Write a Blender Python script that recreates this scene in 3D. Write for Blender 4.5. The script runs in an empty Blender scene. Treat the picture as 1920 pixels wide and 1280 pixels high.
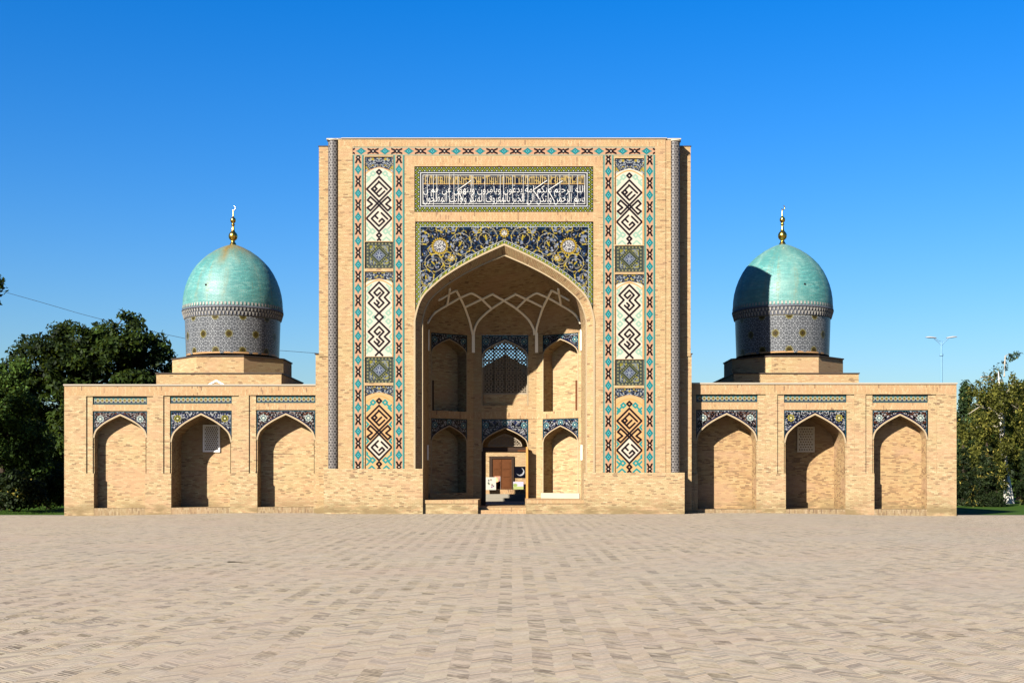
import bpy, math, random
import numpy as np
from mathutils import Vector
rng = np.random.default_rng(7)
random.seed(7)
scene = bpy.context.scene
COL = scene.collection
R = math.radians

# ---------------------------------------------------------------- scale
# 40 photo-pixels are one metre at the plane of the portal front (Y = 0); the eye is 57.5 m in front of it.
D = 2300.0
PX = 40.0
EYE = 1.65
def wx(px, d=0.0): return (px - 960.0) * (1 + d / D) / PX
def wz(py, d=0.0): return EYE + (897.0 - py) * (1 + d / D) / PX

# ---------------------------------------------------------------- object helpers
WLOC = {}
def tag(o, label=None, cat=None, group=None, kind=None):
    if label: o['label'] = label
    if cat: o['category'] = cat
    if group: o['group'] = group
    if kind: o['kind'] = kind
    return o
def link(o, parent=None, loc=(0, 0, 0)):
    COL.objects.link(o)
    loc = Vector(loc)
    WLOC[o.name] = loc
    if parent is not None:
        o.parent = parent
        o.location = loc - WLOC[parent.name]
    else:
        o.location = loc
    return o
def empty(name, loc):
    o = bpy.data.objects.new(name, None)
    o.empty_display_size = 0.3
    return link(o, None, loc)

class MB:
    def __init__(s):
        s.v = []; s.f = []; s.m = []; s.uv = {}
    def vert(s, p, uv=None):
        s.v.append((float(p[0]), float(p[1]), float(p[2])))
        if uv is not None: s.uv[len(s.v) - 1] = uv
        return len(s.v) - 1
    def poly(s, pts, mat=0):
        ids = [s.vert(p) for p in pts]
        s.f.append(ids); s.m.append(mat)
    def box(s, x0, x1, y0, y1, z0, z1, mat=0, skip=''):
        a = [(x0,y0,z0),(x1,y0,z0),(x1,y1,z0),(x0,y1,z0),(x0,y0,z1),(x1,y0,z1),(x1,y1,z1),(x0,y1,z1)]
        b = len(s.v); s.v += [tuple(map(float, p)) for p in a]
        fs = {'d':(0,3,2,1),'u':(4,5,6,7),'f':(0,1,5,4),'r':(1,2,6,5),'b':(2,3,7,6),'l':(3,0,4,7)}
        for k, f in fs.items():
            if k in skip: continue
            s.f.append([b+i for i in f]); s.m.append(mat)
    def loft(s, rows, mat=0, uvs=None, closed=False):
        ids = []
        for i, row in enumerate(rows):
            ids.append([s.vert(p, None if uvs is None else uvs[i][j]) for j, p in enumerate(row)])
        n = len(rows[0])
        for i in range(len(rows) - 1):
            for j in range(n if closed else n - 1):
                k = (j + 1) % n
                s.f.append([ids[i][j], ids[i][k], ids[i+1][k], ids[i+1][j]]); s.m.append(mat)
    def lathe(s, prof, cx, cy, n=48, mat=0):
        rows = [[(cx + r*math.cos(2*math.pi*j/n), cy + r*math.sin(2*math.pi*j/n), z) for j in range(n)] for r, z in prof]
        uvs = [[(j/n*2*math.pi*max(p[0] for p in prof), p_[1]) for j in range(n)] for p_ in prof]
        s.loft(rows, mat, None, True)
    def tube(s, pts, r, n=8, mat=0, cap=True):
        pts = [Vector(p) for p in pts]
        rs = r if hasattr(r, '__len__') else [r]*len(pts)
        rows = []
        up = Vector((0.13, 0.21, 0.97))
        for i, p in enumerate(pts):
            t = (pts[min(i+1, len(pts)-1)] - pts[max(i-1, 0)]).normalized()
            a = t.cross(up)
            if a.length < 1e-3: a = t.cross(Vector((1, 0, 0)))
            a.normalize(); b = t.cross(a)
            rows.append([p + a*(rs[i]*math.cos(2*math.pi*k/n)) + b*(rs[i]*math.sin(2*math.pi*k/n)) for k in range(n)])
        b0 = len(s.v)
        s.loft(rows, mat, None, True)
        if cap:
            s.f.append([b0 + k for k in range(n)]); s.m.append(mat)
            e = b0 + (len(rows)-1)*n
            s.f.append([e + n - 1 - k for k in range(n)]); s.m.append(mat)
    def build(s, name, mats, parent=None, loc=(0, 0, 0), smooth=False, local=False):
        loc = Vector(loc)
        vs = s.v if local else [(a - loc.x, b - loc.y, c - loc.z) for a, b, c in s.v]
        me = bpy.data.meshes.new(name)
        me.from_pydata(vs, [], s.f)
        if not isinstance(mats, (list, tuple)): mats = [mats]
        for m in mats: me.materials.append(m)
        me.polygons.foreach_set('material_index', s.m)
        if s.uv:
            l = me.uv_layers.new(name='UVMap')
            for lp in me.loops: l.data[lp.index].uv = s.uv.get(lp.vertex_index, (0, 0))
        if smooth:
            me.polygons.foreach_set('use_smooth', [True]*len(me.polygons))
        me.update()
        return link(bpy.data.objects.new(name, me), parent, loc)

# ---------------------------------------------------------------- materials
def new_mat(name):
    m = bpy.data.materials.new(name); m.use_nodes = True
    nt = m.node_tree; nt.nodes.clear()
    out = nt.nodes.new('ShaderNodeOutputMaterial')
    b = nt.nodes.new('ShaderNodeBsdfPrincipled')
    nt.links.new(b.outputs[0], out.inputs[0])
    return m, nt, b
class NT:
    """tiny node-graph helper"""
    def __init__(s, nt): s.nt = nt
    def n(s, t, **k):
        x = s.nt.nodes.new(t)
        for a, v in k.items(): setattr(x, a, v)
        return x
    def l(s, a, b): s.nt.links.new(a, b)
    def setin(s, sock, v):
        if hasattr(v, 'is_linked') or isinstance(v, bpy.types.NodeSocket): s.l(v, sock)
        else: sock.default_value = v
    def math(s, op, a, b=None, c=None, clamp=False):
        x = s.n('ShaderNodeMath', operation=op); x.use_clamp = clamp
        s.setin(x.inputs[0], a)
        if b is not None: s.setin(x.inputs[1], b)
        if c is not None: s.setin(x.inputs[2], c)
        return x.outputs[0]
    def mix(s, fac, a, b, blend='MIX'):
        x = s.n('ShaderNodeMix', data_type='RGBA', blend_type=blend)
        s.setin(x.inputs[0], fac); s.setin(x.inputs[6], a); s.setin(x.inputs[7], b)
        return x.outputs[2]
    def comb(s, x, y, z=0.0):
        c = s.n('ShaderNodeCombineXYZ')
        s.setin(c.inputs[0], x); s.setin(c.inputs[1], y); s.setin(c.inputs[2], z)
        return c.outputs[0]
    def noise(s, vec, scale=1.0, detail=3.0, rough=0.55):
        x = s.n('ShaderNodeTexNoise'); s.l(vec, x.inputs['Vector'])
        x.inputs['Scale'].default_value = scale; x.inputs['Detail'].default_value = detail
        x.inputs['Roughness'].default_value = rough
        return x.outputs['Fac']
    def ramp(s, fac, lo, hi):
        x = s.n('ShaderNodeMapRange'); x.clamp = True
        s.l(fac, x.inputs[0]); x.inputs[1].default_value = lo; x.inputs[2].default_value = hi
        return x.outputs[0]
    def white(s, vec):
        x = s.n('ShaderNodeTexWhiteNoise', noise_dimensions='3D'); s.l(vec, x.inputs[0]); return x
ALB = 0.275                                  # base colours below are written for a bright print; this brings them to real albedos
def C4(c): return (c[0], c[1], c[2], 1.0)
def CA(c): return (c[0]*ALB, c[1]*ALB, c[2]*ALB, 1.0)
def plain(name, col, rough=0.6, metal=0.0, vary=0.12, scale=3.0):
    m, nt, b = new_mat(name); g = NT(nt)
    tc = g.n('ShaderNodeTexCoord')
    f = g.noise(tc.outputs['Object'], scale, 4.0)
    q = .66 if metal > .5 else ALB
    c = g.mix(f, C4([x*q*(1-vary) for x in col]), C4([min(1, x*q*(1+vary)) for x in col]))
    g.l(c, b.inputs['Base Color'])
    b.inputs['Roughness'].default_value = rough; b.inputs['Metallic'].default_value = metal
    if metal < .5: b.inputs['Specular IOR Level'].default_value = .08
    return m

def brick_mat(name, c1, c2, cm, soldier=False, uv=False, bw=0.205, rh=0.064, streak=1.0, dirt=True, pink=0.5):
    m, nt, b = new_mat(name); g = NT(nt)
    tc = g.n('ShaderNodeTexCoord')
    if uv:
        sp = g.n('ShaderNodeSeparateXYZ'); g.l(tc.outputs['UV'], sp.inputs[0])
        u, v = sp.outputs[0], sp.outputs[1]
        z = None
    else:
        sp = g.n('ShaderNodeSeparateXYZ'); g.l(tc.outputs['Object'], sp.inputs[0])
        ge = g.n('ShaderNodeNewGeometry')
        nn = g.n('ShaderNodeSeparateXYZ'); g.l(ge.outputs['True Normal'], nn.inputs[0])
        ax = g.math('GREATER_THAN', g.math('ABSOLUTE', nn.outputs[0]), 0.8)
        az = g.math('GREATER_THAN', g.math('ABSOLUTE', nn.outputs[2]), 0.8)
        x, y, z = sp.outputs
        u = g.math('ADD', g.math('MULTIPLY', x, g.math('SUBTRACT', 1.0, ax)), g.math('MULTIPLY', y, ax))
        v = g.math('ADD', g.math('MULTIPLY', z, g.math('SUBTRACT', 1.0, az)), g.math('MULTIPLY', y, az))
    if soldier: u, v = v, u
    vec = g.comb(u, v, 0.0)
    row0 = g.math('DIVIDE', v, rh); row = g.math('FLOOR', row0); fv = g.math('FRACT', row0)
    rj = g.white(g.comb(row, 3.0, 1.0)).outputs['Value']
    cu = g.math('ADD', g.math('DIVIDE', u, bw), g.math('ADD', g.math('MULTIPLY', g.math('FLOORED_MODULO', row, 2.0), .5), g.math('MULTIPLY', rj, .35)))
    cc = g.math('FLOOR', cu); fu = g.math('FRACT', cu)
    wn = g.white(g.comb(cc, row, 0.0)); r1 = wn.outputs['Value']; r2 = g.white(g.comb(cc, row, 5.0)).outputs['Value']
    clus = g.noise(g.comb(g.math('MULTIPLY', u, 1.1), g.math('MULTIPLY', v, 2.4), 7.0), 1.0, 3.0)
    rp = g.n('ShaderNodeValToRGB'); rp.color_ramp.interpolation = 'LINEAR'
    e = rp.color_ramp.elements
    e[0].position = 0.0; e[0].color = CA((c1[0]*.40, c1[1]*.32, c1[2]*.36)); e[1].position = 1.0; e[1].color = CA((min(1,c1[0]*1.25), min(1,c1[1]*1.32), min(1,c1[2]*1.5)))
    for p_, c_ in ((.10*streak, (c1[0]*.58, c1[1]*.50, c1[2]*.50)), (.20*streak, c2), (.38, (c2[0]*1.04, c2[1]*1.10, c2[2]*1.10)), (.55, c1), (.80, (c1[0]*1.08, c1[1]*1.12, c1[2]*1.16))):
        q = e.new(min(.97, p_)); q.color = CA(c_)
    tone = g.math('ADD', g.math('MULTIPLY', r1, .96), g.math('MULTIPLY', g.math('SUBTRACT', clus, .46), .42), None, True)
    g.l(tone, rp.inputs[0]); col = rp.outputs[0]
    jw = g.math('MULTIPLY', g.ramp(g.noise(g.comb(g.math('MULTIPLY', u, 3.0), g.math('MULTIPLY', row, 2.7), 0.0), 1.0, 2.0), .35, .65), .10)
    jh = g.math('LESS_THAN', fv, g.math('ADD', .13, jw)); jv = g.math('LESS_THAN', fu, .035)
    joint = g.math('MAXIMUM', jh, jv)
    col = g.mix(g.math('MULTIPLY', joint, .95), col, CA(cm))
    s1 = g.math('MULTIPLY', r2, .8)
    # broad patches of repair and weathering
    pv = g.comb(g.math('MULTIPLY', u, 0.5), g.math('MULTIPLY', v, 0.9), 1.7)
    p1 = g.noise(pv, 1.0, 4.0)
    col = g.mix(g.math('MULTIPLY', g.ramp(p1, 0.50, 0.60), pink), col, CA((0.71, 0.415, 0.235)))
    pv2 = g.comb(g.math('MULTIPLY', u, 0.7), g.math('MULTIPLY', v, 0.7), 9.7)
    p2 = g.noise(pv2, 1.0, 5.0)
    col = g.mix(g.math('MULTIPLY', g.ramp(p2, 0.55, 0.75), 0.4), col, CA((0.66, 0.53, 0.24)))
    if dirt and z is not None:
        hz = g.ramp(z, 0.85, 0.12)
        dn = g.noise(g.comb(g.math('MULTIPLY', u, 0.9), g.math('MULTIPLY', v, 3.0), 2.0), 1.0, 5.0)
        col = g.mix(g.math('MULTIPLY', g.math('MULTIPLY', hz, g.ramp(dn, 0.40, 0.56)), 0.85), col, CA((0.26, 0.18, 0.07)))
    fine = g.noise(vec, 30.0, 3.0)
    col = g.mix(0.25, col, g.mix(fine, CA((0.3, 0.2, 0.1)), CA((0.75, 0.6, 0.4))))
    g.l(col, b.inputs['Base Color'])
    b.inputs['Roughness'].default_value = 0.88
    b.inputs['Specular IOR Level'].default_value = 0.06
    bp = g.n('ShaderNodeBump'); bp.inputs['Strength'].default_value = 0.5; bp.inputs['Distance'].default_value = 0.012
    h = g.math('ADD', g.math('SUBTRACT', 1.0, joint), s1)
    g.l(h, bp.inputs['Height']); g.l(bp.outputs[0], b.inputs['Normal'])
    return m

YEL = (0.75, 0.56, 0.285); PNK = (0.72, 0.455, 0.235); MOR = (0.30, 0.19, 0.085)
M = {}
M['brick'] = brick_mat('brick', YEL, PNK, MOR, streak=0.75, pink=0.45)
M['brick_portal'] = brick_mat('brick_portal', (0.73,0.51,0.245), (0.71,0.435,0.21), (0.34,0.20,0.08), streak=0.5, pink=0.4)
M['soldier'] = brick_mat('brick_soldier', (0.73,0.475,0.23), (0.72,0.415,0.195), (0.34,0.19,0.08), soldier=True, streak=0.3, dirt=False, pink=0.35)
M['soldier_base'] = brick_mat('brick_base', (0.50,0.36,0.2), (0.42,0.27,0.14), (0.20,0.13,0.06), soldier=True, streak=1.0, dirt=False, pink=0.2)
M['brick_in'] = brick_mat('brick_niche', (0.75,0.55,0.27), (0.70,0.42,0.21), (0.40,0.25,0.11), streak=0.9, pink=0.5)
M['brick_in_warm'] = brick_mat('brick_niche_warm', (0.67,0.415,0.175), (0.60,0.32,0.14), (0.48,0.31,0.14), streak=1.6, pink=0.6)
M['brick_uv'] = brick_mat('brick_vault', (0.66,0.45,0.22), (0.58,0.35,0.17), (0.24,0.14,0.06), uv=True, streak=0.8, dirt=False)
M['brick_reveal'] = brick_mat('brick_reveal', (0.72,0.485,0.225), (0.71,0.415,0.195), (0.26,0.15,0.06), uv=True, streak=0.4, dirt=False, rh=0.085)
M['rim'] = plain('cream_brick_rim', (0.60, 0.46, 0.28), 0.8, 0, 0.15, 4.0)
M['plaster'] = plain('white_plaster', (2.1, 1.85, 1.5), 0.8, 0, 0.1, 2.0)
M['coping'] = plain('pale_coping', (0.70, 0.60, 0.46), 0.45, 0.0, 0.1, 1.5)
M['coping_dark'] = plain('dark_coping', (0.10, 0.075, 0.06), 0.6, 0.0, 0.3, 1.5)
M['gold'] = plain('gilded_metal', (0.62, 0.38, 0.07), 0.24, 1.0, 0.1, 5.0)
M['silver'] = plain('pale_metal', (0.7, 0.68, 0.62), 0.25, 1.0, 0.1, 5.0)
M['wood'] = plain('brown_wood', (0.17, 0.058, 0.017), 0.5, 0, 0.3, 6.0)
M['wood_pale'] = plain('ochre_wood', (0.85, 0.40, 0.11), 0.5, 0, 0.3, 6.0)
M['wood_dark'] = plain('dark_wood', (0.06, 0.032, 0.018), 0.55, 0, 0.3, 6.0)
M['lattice'] = plain('carved_lattice', (0.50, 0.40, 0.28), 0.7, 0, 0.15, 6.0)
M['screen_white'] = plain('white_screen', (1.6, 1.5, 1.4), 0.7, 0, 0.1, 5.0)
M['screen_stone'] = plain('stone_screen', (1.25, 1.0, 0.70), 0.8, 0, 0.15, 5.0)
M['dark'] = plain('unlit_depth_black', (0.02, 0.017, 0.014), 0.9, 0, 0.2, 2.0)  # near-black colour standing for unlit depth behind openings
M['lamp'] = plain('pale_blue_paint', (0.30, 0.58, 0.86), 0.4, 0.2, 0.1, 4.0)
M['roof'] = plain('roof_covering', (0.36, 0.27, 0.19), 0.9, 0, 0.2, 0.6)

def tile_mat(name, rough=0.3, grain=0.12):
    m, nt, b = new_mat(name); g = NT(nt)
    a = g.n('ShaderNodeAttribute', attribute_name='Col')
    tc = g.n('ShaderNodeTexCoord')
    f = g.noise(tc.outputs['Object'], 2.5, 4.0)
    f2 = g.noise(tc.outputs['Object'], 22.0, 3.0)
    k = g.math('ADD', 1 - grain*1.5, g.math('MULTIPLY', g.math('ADD', f, f2), grain*1.5))
    k = g.math('MULTIPLY', k, ALB*1.0)
    c = g.mix(1.0, a.outputs['Color'], g.comb(k, k, k), 'MULTIPLY')
    g.l(c, b.inputs['Base Color']); b.inputs['Roughness'].default_value = rough
    b.inputs['Specular IOR Level'].default_value = 0.12
    bp = g.n('ShaderNodeBump'); bp.inputs['Strength'].default_value = 0.25; bp.inputs['Distance'].default_value = 0.01
    g.l(f2, bp.inputs['Height']); g.l(bp.outputs[0], b.inputs['Normal'])
    return m
M['tile'] = tile_mat('glazed_mosaic')

def lin(c): return np.power(np.asarray(c, float)/255.0, 2.2)

# ---------------------------------------------------------------- mosaic sheets (coloured tesserae)
def grid_mesh(name, P, colr, mat, parent, loc=(0,0,0), closed=False, flip=False):
    """P (h,w,3) world points, colr (h,w,3) linear colours"""
    h, w = P.shape[:2]
    me = bpy.data.meshes.new(name)
    loc = np.array(loc, float)
    vs = (P - loc).reshape(-1, 3)
    idx = np.arange(h*w).reshape(h, w)
    if closed:
        a = idx[:-1, :]; b_ = np.roll(idx, -1, 1)[:-1, :]; c = np.roll(idx, -1, 1)[1:, :]; d = idx[1:, :]
    else:
        a = idx[:-1, :-1]; b_ = idx[:-1, 1:]; c = idx[1:, 1:]; d = idx[1:, :-1]
    F = np.stack([a, d, c, b_] if not flip else [a, b_, c, d], -1).reshape(-1, 4)
    me.vertices.add(len(vs)); me.vertices.foreach_set('co', vs.astype(np.float32).ravel())
    me.loops.add(F.size); me.loops.foreach_set('vertex_index', F.astype(np.int32).ravel())
    me.polygons.add(len(F)); me.polygons.foreach_set('loop_start', (np.arange(len(F))*4).astype(np.int32))
    me.polygons.foreach_set('loop_total', np.full(len(F), 4, np.int32))
    me.polygons.foreach_set('use_smooth', np.ones(len(F), bool))
    me.update(calc_edges=True)
    at = me.color_attributes.new('Col', 'FLOAT_COLOR', 'POINT')
    cc = np.concatenate([colr.reshape(-1, 3), np.ones((h*w, 1))], 1)
    at.data.foreach_set('color', cc.astype(np.float32).ravel())
    me.materials.append(mat)
    me.validate()
    return link(bpy.data.objects.new(name, me), parent, tuple(loc))

def panel(name, px0, px1, py0, py1, d, func, parent, step=0.6, mat=None, Y=None):
    """flat mosaic, its own origin at its centre; func gets photo-scale offsets from the centre (x right, y down)"""
    if Y is None: Y = d/PX
    cx, cy = (px0+px1)/2, (py0+py1)/2
    nx = max(2, int(abs(px1-px0)/step)); ny = max(2, int(abs(py1-py0)/step))
    x = np.linspace(px0-cx, px1-cx, nx+1); y = np.linspace(py0-cy, py1-cy, ny+1)
    X, Yy = np.meshgrid(x, y)
    colr = lin(func(X, Yy))
    P = np.stack([wx(X+cx, d), np.full_like(X, Y), wz(Yy+cy, d)], -1)
    return grid_mesh(name, P, colr, mat or M['tile'], parent, (wx(cx, d), Y, wz(cy, d)))

# colour painting helpers ------------------------------------------------
def base(X, c): return np.broadcast_to(np.array(c, float), X.shape + (3,)).copy()
def put(Cc, a, c):
    a = np.clip(a, 0, 1)[..., None]
    return Cc*(1-a) + np.array(c, float)*a
def seg(X, Y, pts):
    best = np.full(X.shape, 1e9)
    for (x0, y0), (x1, y1) in zip(pts[:-1], pts[1:]):
        dx, dy = x1-x0, y1-y0; L = dx*dx+dy*dy+1e-12
        t = np.clip(((X-x0)*dx+(Y-y0)*dy)/L, 0, 1)
        best = np.minimum(best, np.hypot(X-x0-t*dx, Y-y0-t*dy))
    return best
def aa(d, w, s=0.6): return (w-d)/s+0.5
def vnoise(X, Y, s, seed=0):
    """value noise"""
    r = np.random.default_rng(seed); T = r.random((64, 64))
    x = X/s; y = Y/s; xi = np.floor(x).astype(int); yi = np.floor(y).astype(int); fx = x-xi; fy = y-yi
    fx = fx*fx*(3-2*fx); fy = fy*fy*(3-2*fy)
    g = lambda a, b: T[a % 64, b % 64]
    return (g(xi,yi)*(1-fx)+g(xi+1,yi)*fx)*(1-fy)+(g(xi,yi+1)*(1-fx)+g(xi+1,yi+1)*fx)*fy

# ---------------------------------------------------------------- pointed arch profile (u from crown to spring, v rise)
TAB = [(1,-.2),(1,0),(.958,.204),(.895,.345),(.786,.472),(.665,.587),(.48,.725),(.263,.859),(0,1),(-.263,1.13)]
def _cat():
    T = np.array(TAB, float); out = []
    for i in range(1, len(T)-2):
        p0, p1, p2, p3 = T[i-1], T[i], T[i+1], T[i+2]
        for t in np.linspace(0, 1, 6, endpoint=False):
            out.append(0.5*((2*p1)+(-p0+p2)*t+(2*p0-5*p1+4*p2-p3)*t*t+(-p0+3*p1-3*p2+p3)*t**3))
    out.append(T[-2]); return np.array(out)
PROF = _cat(); PROF[0] = (1, 0); PROF[-1] = (0, 1)
def arch_pts(cx, a, zs, rise, zb=None):
    """left jamb foot (if zb) - left spring - crown - right spring - right foot, as (u,z)"""
    L = [(cx - a*u, zs + rise*v) for u, v in PROF]
    Rr = [(cx + a*u, zs + rise*v) for u, v in PROF[::-1]][1:]
    p = L + Rr
    if zb is not None: p = [(cx-a, zb)] + p + [(cx+a, zb)]
    return p
def arch_z(u, cx, a, zs, rise):
    q = np.clip(np.abs(np.asarray(u)-cx)/a, 0, 1)
    return zs + rise*np.interp(q, PROF[::-1, 0], PROF[::-1, 1])

class Frame:
    """wall frame: u along the wall, z up, n depth going into the wall"""
    def __init__(s, o, ux, n):
        s.o = Vector(o); s.ux = Vector(ux); s.n = Vector(n)
    def p(s, u, z, dep=0.0):
        q = s.o + s.ux*u + s.n*dep
        return (q.x, q.y, q.z + z)
FRONT = Frame((0,0,0), (1,0,0), (0,1,0))

def relief(mb, fr, u0, u1, z0, z1, rects, base_dep=0.0, mat=0):
    """wall face made of rectangular cells at different depths. rects: (u0,u1,z0,z1,depth or None,mat) later wins"""
    us = sorted({round(float(x), 5) for r in rects for x in r[:2]} | {round(u0,5), round(u1,5)}); us = [x for x in us if u0-1e-4 <= x <= u1+1e-4]
    zs = sorted({round(float(x), 5) for r in rects for x in r[2:4]} | {round(z0,5), round(z1,5)}); zs = [x for x in zs if z0-1e-4 <= x <= z1+1e-4]
    nu, nz = len(us)-1, len(zs)-1
    dep = [[base_dep]*nz for _ in range(nu)]; mt = [[mat]*nz for _ in range(nu)]
    for i in range(nu):
        uc = (us[i]+us[i+1])/2
        for j in range(nz):
            zc = (zs[j]+zs[j+1])/2
            for r in rects:
                if r[0] < uc < r[1] and r[2] < zc < r[3]:
                    dep[i][j] = r[4]
                    if len(r) > 5 and r[5] is not None: mt[i][j] = r[5]
    P = fr.p
    for i in range(nu):
        for j in range(nz):
            d = dep[i][j]
            if d is not None:
                mb.poly([P(us[i],zs[j],d),P(us[i+1],zs[j],d),P(us[i+1],zs[j+1],d),P(us[i],zs[j+1],d)], mt[i][j])
            if i+1 < nu:
                e = dep[i+1][j]
                if d is not None and e is not None and abs(d-e) > 1e-6:
                    mb.poly([P(us[i+1],zs[j],d),P(us[i+1],zs[j],e),P(us[i+1],zs[j+1],e),P(us[i+1],zs[j+1],d)], mat)
            if j+1 < nz:
                e = dep[i][j+1]
                if d is not None and e is not None and abs(d-e) > 1e-6:
                    mb.poly([P(us[i],zs[j+1],d),P(us[i+1],zs[j+1],d),P(us[i+1],zs[j+1],e),P(us[i],zs[j+1],e)], mat)

def rim_mesh(fr, cx, a, zs, rise, zb, w, f0, f1, mat_rim, name, parent):
    """thin light band round an arch: front face at depth f0, outer edge back to f1"""
    mb = MB()
    o = arch_pts(cx, a, zs, rise, zb); i = arch_pts(cx, a-w, zs, rise-w*1.15, zb)
    mb.loft([[fr.p(u,z,f0) for u,z in i],[fr.p(u,z,f0) for u,z in o],[fr.p(u,z,f1) for u,z in o]])
    return mb.build(name, mat_rim, parent)

def reveal(mb, fr, cx, a, zs, rise, zb, d0, d1, mat, uv=False, a2=None, r2=None):
    p = arch_pts(cx, a, zs, rise, zb); q = arch_pts(cx, a2 if a2 else a, zs, r2 if r2 else rise, zb)
    L = [0.0]
    for (u0,z0),(u1,z1) in zip(p[:-1], p[1:]): L.append(L[-1]+math.hypot(u1-u0,z1-z0))
    n = 3
    rows = []; uvs = []
    for k in range(n+1):
        t = k/n
        rows.append([fr.p(u0*(1-t)+u1*t, z0*(1-t)+z1*t, d0*(1-t)+d1*t) for (u0,z0),(u1,z1) in zip(p,q)])
        uvs.append([(d0*(1-t)+d1*t, l) for l in L])
    mb.loft(rows, mat, uvs)
def back_wall(mb, fr, cx, a, zs, rise, zb, dep, mat):
    p = arch_pts(cx, a, zs, rise, zb)
    n = len(p)
    for k in range(n//2):
        (u0,z0),(u1,z1) = p[k], p[k+1]; (u3,z3),(u2,z2) = p[n-1-k], p[n-2-k]
        mb.poly([fr.p(u0,z0,dep),fr.p(u3,z3,dep),fr.p(u2,z2,dep),fr.p(u1,z1,dep)], mat)
def floor_quad(mb, fr, u0, u1, z, d0, d1, mat):
    mb.poly([fr.p(u0,z,d0),fr.p(u1,z,d0),fr.p(u1,z,d1),fr.p(u0,z,d1)], mat)

def spandrel_sheet(name, fr, cx, a, zs, rise, ztop, dep, func, parent, step=0.015, unit=0.025):
    """mosaic over an arch: clean edge along the arch curve. func gets offsets in photo pixels from the crown line and from ztop"""
    nu = max(8, int(2*a/step)); nv = max(6, int((ztop-zs)/step))
    u = np.linspace(cx-a, cx+a, nu+1); zl = arch_z(u, cx, a, zs, rise) - 0.004
    t = np.linspace(0, 1, nv+1)[:, None]
    U = np.broadcast_to(u, (nv+1, nu+1)); Z = ztop*(1-t) + zl*t
    colr = lin(func((U-cx)/unit, (ztop-Z)/unit, (Z-arch_z(U,cx,a,zs,rise))/unit))
    o, ux, n = np.array(fr.o), np.array(fr.ux), np.array(fr.n)
    P = o + U[...,None]*ux + dep*n + Z[...,None]*np.array([0,0,1.0])
    c = np.array(fr.p(cx, ztop, dep))
    return grid_mesh(name, P, colr, M['tile'], parent, tuple(c))
SKY_AIR, SKY_DUST, SKY_OZ, SKY_STR, SUN_STR, EXPO = 1.5, 1.0, 10.0, 0.05, 4.7, 2.35
# ---------------------------------------------------------------- mosaic designs
BLACK=(26,16,22); WHITE=(226,212,190); MINT=(160,192,168); TURQ=(40,150,150); BUFF=(226,176,122); NAVY=(7,11,28)
CREAM=(214,196,160); GOLDC=(172,150,40); GREYB=(150,158,170); OLIVE=(92,104,30); LIME=(168,170,48)

def frame_leafborder(C, dist_in, along, w):
    """leafy olive border of width w: dist_in = distance from the outer edge, along = run"""
    m = (dist_in < w)
    b = base(dist_in, (34,40,16))
    ph = np.mod(along, 9.0)
    zig = np.abs(np.mod(along, 9.0)-4.5)/4.5*(w-2)+1
    b = put(b, aa(np.abs(dist_in-zig), 1.25, 0.8), (150,158,44))
    b = put(b, aa(np.hypot(ph-4.5, dist_in-(w-2.2)), 1.3, .8), (188,196,200))
    b = put(b, aa(np.hypot(np.minimum(ph,9-ph), dist_in-2.2), 1.2, .8), (180,188,180))
    b = put(b, (dist_in < 0.9)*1.0, (12,14,14))
    return np.where(m[...,None], b, C)

# --- square kufic panels, coordinates measured on the upper left panel
def loop(cx, cy, rx, ry=None):
    ry = ry or rx
    return [(cx,cy-ry),(cx+rx,cy),(cx,cy+ry),(cx-rx,cy),(cx,cy-ry)]
KA = [loop(0,217,29), loop(0,432,156,158), loop(0,802,160,166), loop(0,612,24),
      [(22,612),(110,530),(146,572),(86,622),(150,668),(110,704),(22,612)],
      [(-22,612),(-110,530),(-146,572),(-86,622),(-150,668),(-110,704),(-22,612)],
      loop(0,1015,29), [(-18,1078),(0,1058),(18,1078)],
      [(-5,335),(100,437)], [(-95,430),(0,527),(70,460)], [(-36,488),(30,424)], loop(-58,428,30), [(-58,398),(-8,348)],
      [(30,735),(106,810)], [(-12,722),(-95,805),(0,900),(68,836),(38,806),(2,842)], [(-55,765),(-18,802)]]
TA = [loop(76,236,30), [(104,264),(152,312)], [(156,268),(116,304),(156,344)], [(168,478),(134,512),(168,548)], [(168,690),(134,724),(168,760)], [(168,855),(146,880),(168,905)], loop(82,966,32), [(112,936),(158,892)], [(158,944),(118,985),(158,1026)], [(48,1082),(92,1040),(140,1082)]]
TB = [loop(86,523,23), loop(86,601,23), loop(46,562,14), [(118,470),(96,493)], [(118,630),(96,655)], [(120,275),(92,302),(120,332)], [(120,355),(98,381),(120,407)], [(120,716),(98,742),(120,768)], loop(84,858,23), [(118,812),(98,835)], [(120,858),(102,880),(120,902)], [(70,262),(96,288)]]
def kufic_a(bg, mint, dy0=0.0):
    def f(X, Y):
        zx = X*6.74; zy = (Y+75.0+302-290)*6.74       # panel centre lies at y = 377
        C = base(X, bg)
        d = np.full(X.shape, 1e9); ax_ = np.abs(zx)
        for k in TA: d = np.minimum(d, seg(ax_, zy, k))
        C = put(C, aa(d, 11.5, 4), mint)
        d2 = np.abs(zx)+np.abs(zy-802)
        if bg == BUFF:
            C = put(C, ((d2 < 160))*1.0, WHITE)
        d = np.full(X.shape, 1e9)
        for k in KA: d = np.minimum(d, seg(zx, zy, k))
        C = put(C, aa(d, 12, 4), BLACK)
        C = put(C, (np.abs(X) > 24.6)*1.0, (222,160,100))
        # arched head of the field
        top = -75 + 11 + 13.0*np.power(np.abs(X)/26.0, 1.9)
        C = put(C, aa(np.abs(Y-top), 1.2, .8), (224,160,96))
        return C
    return f
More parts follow.
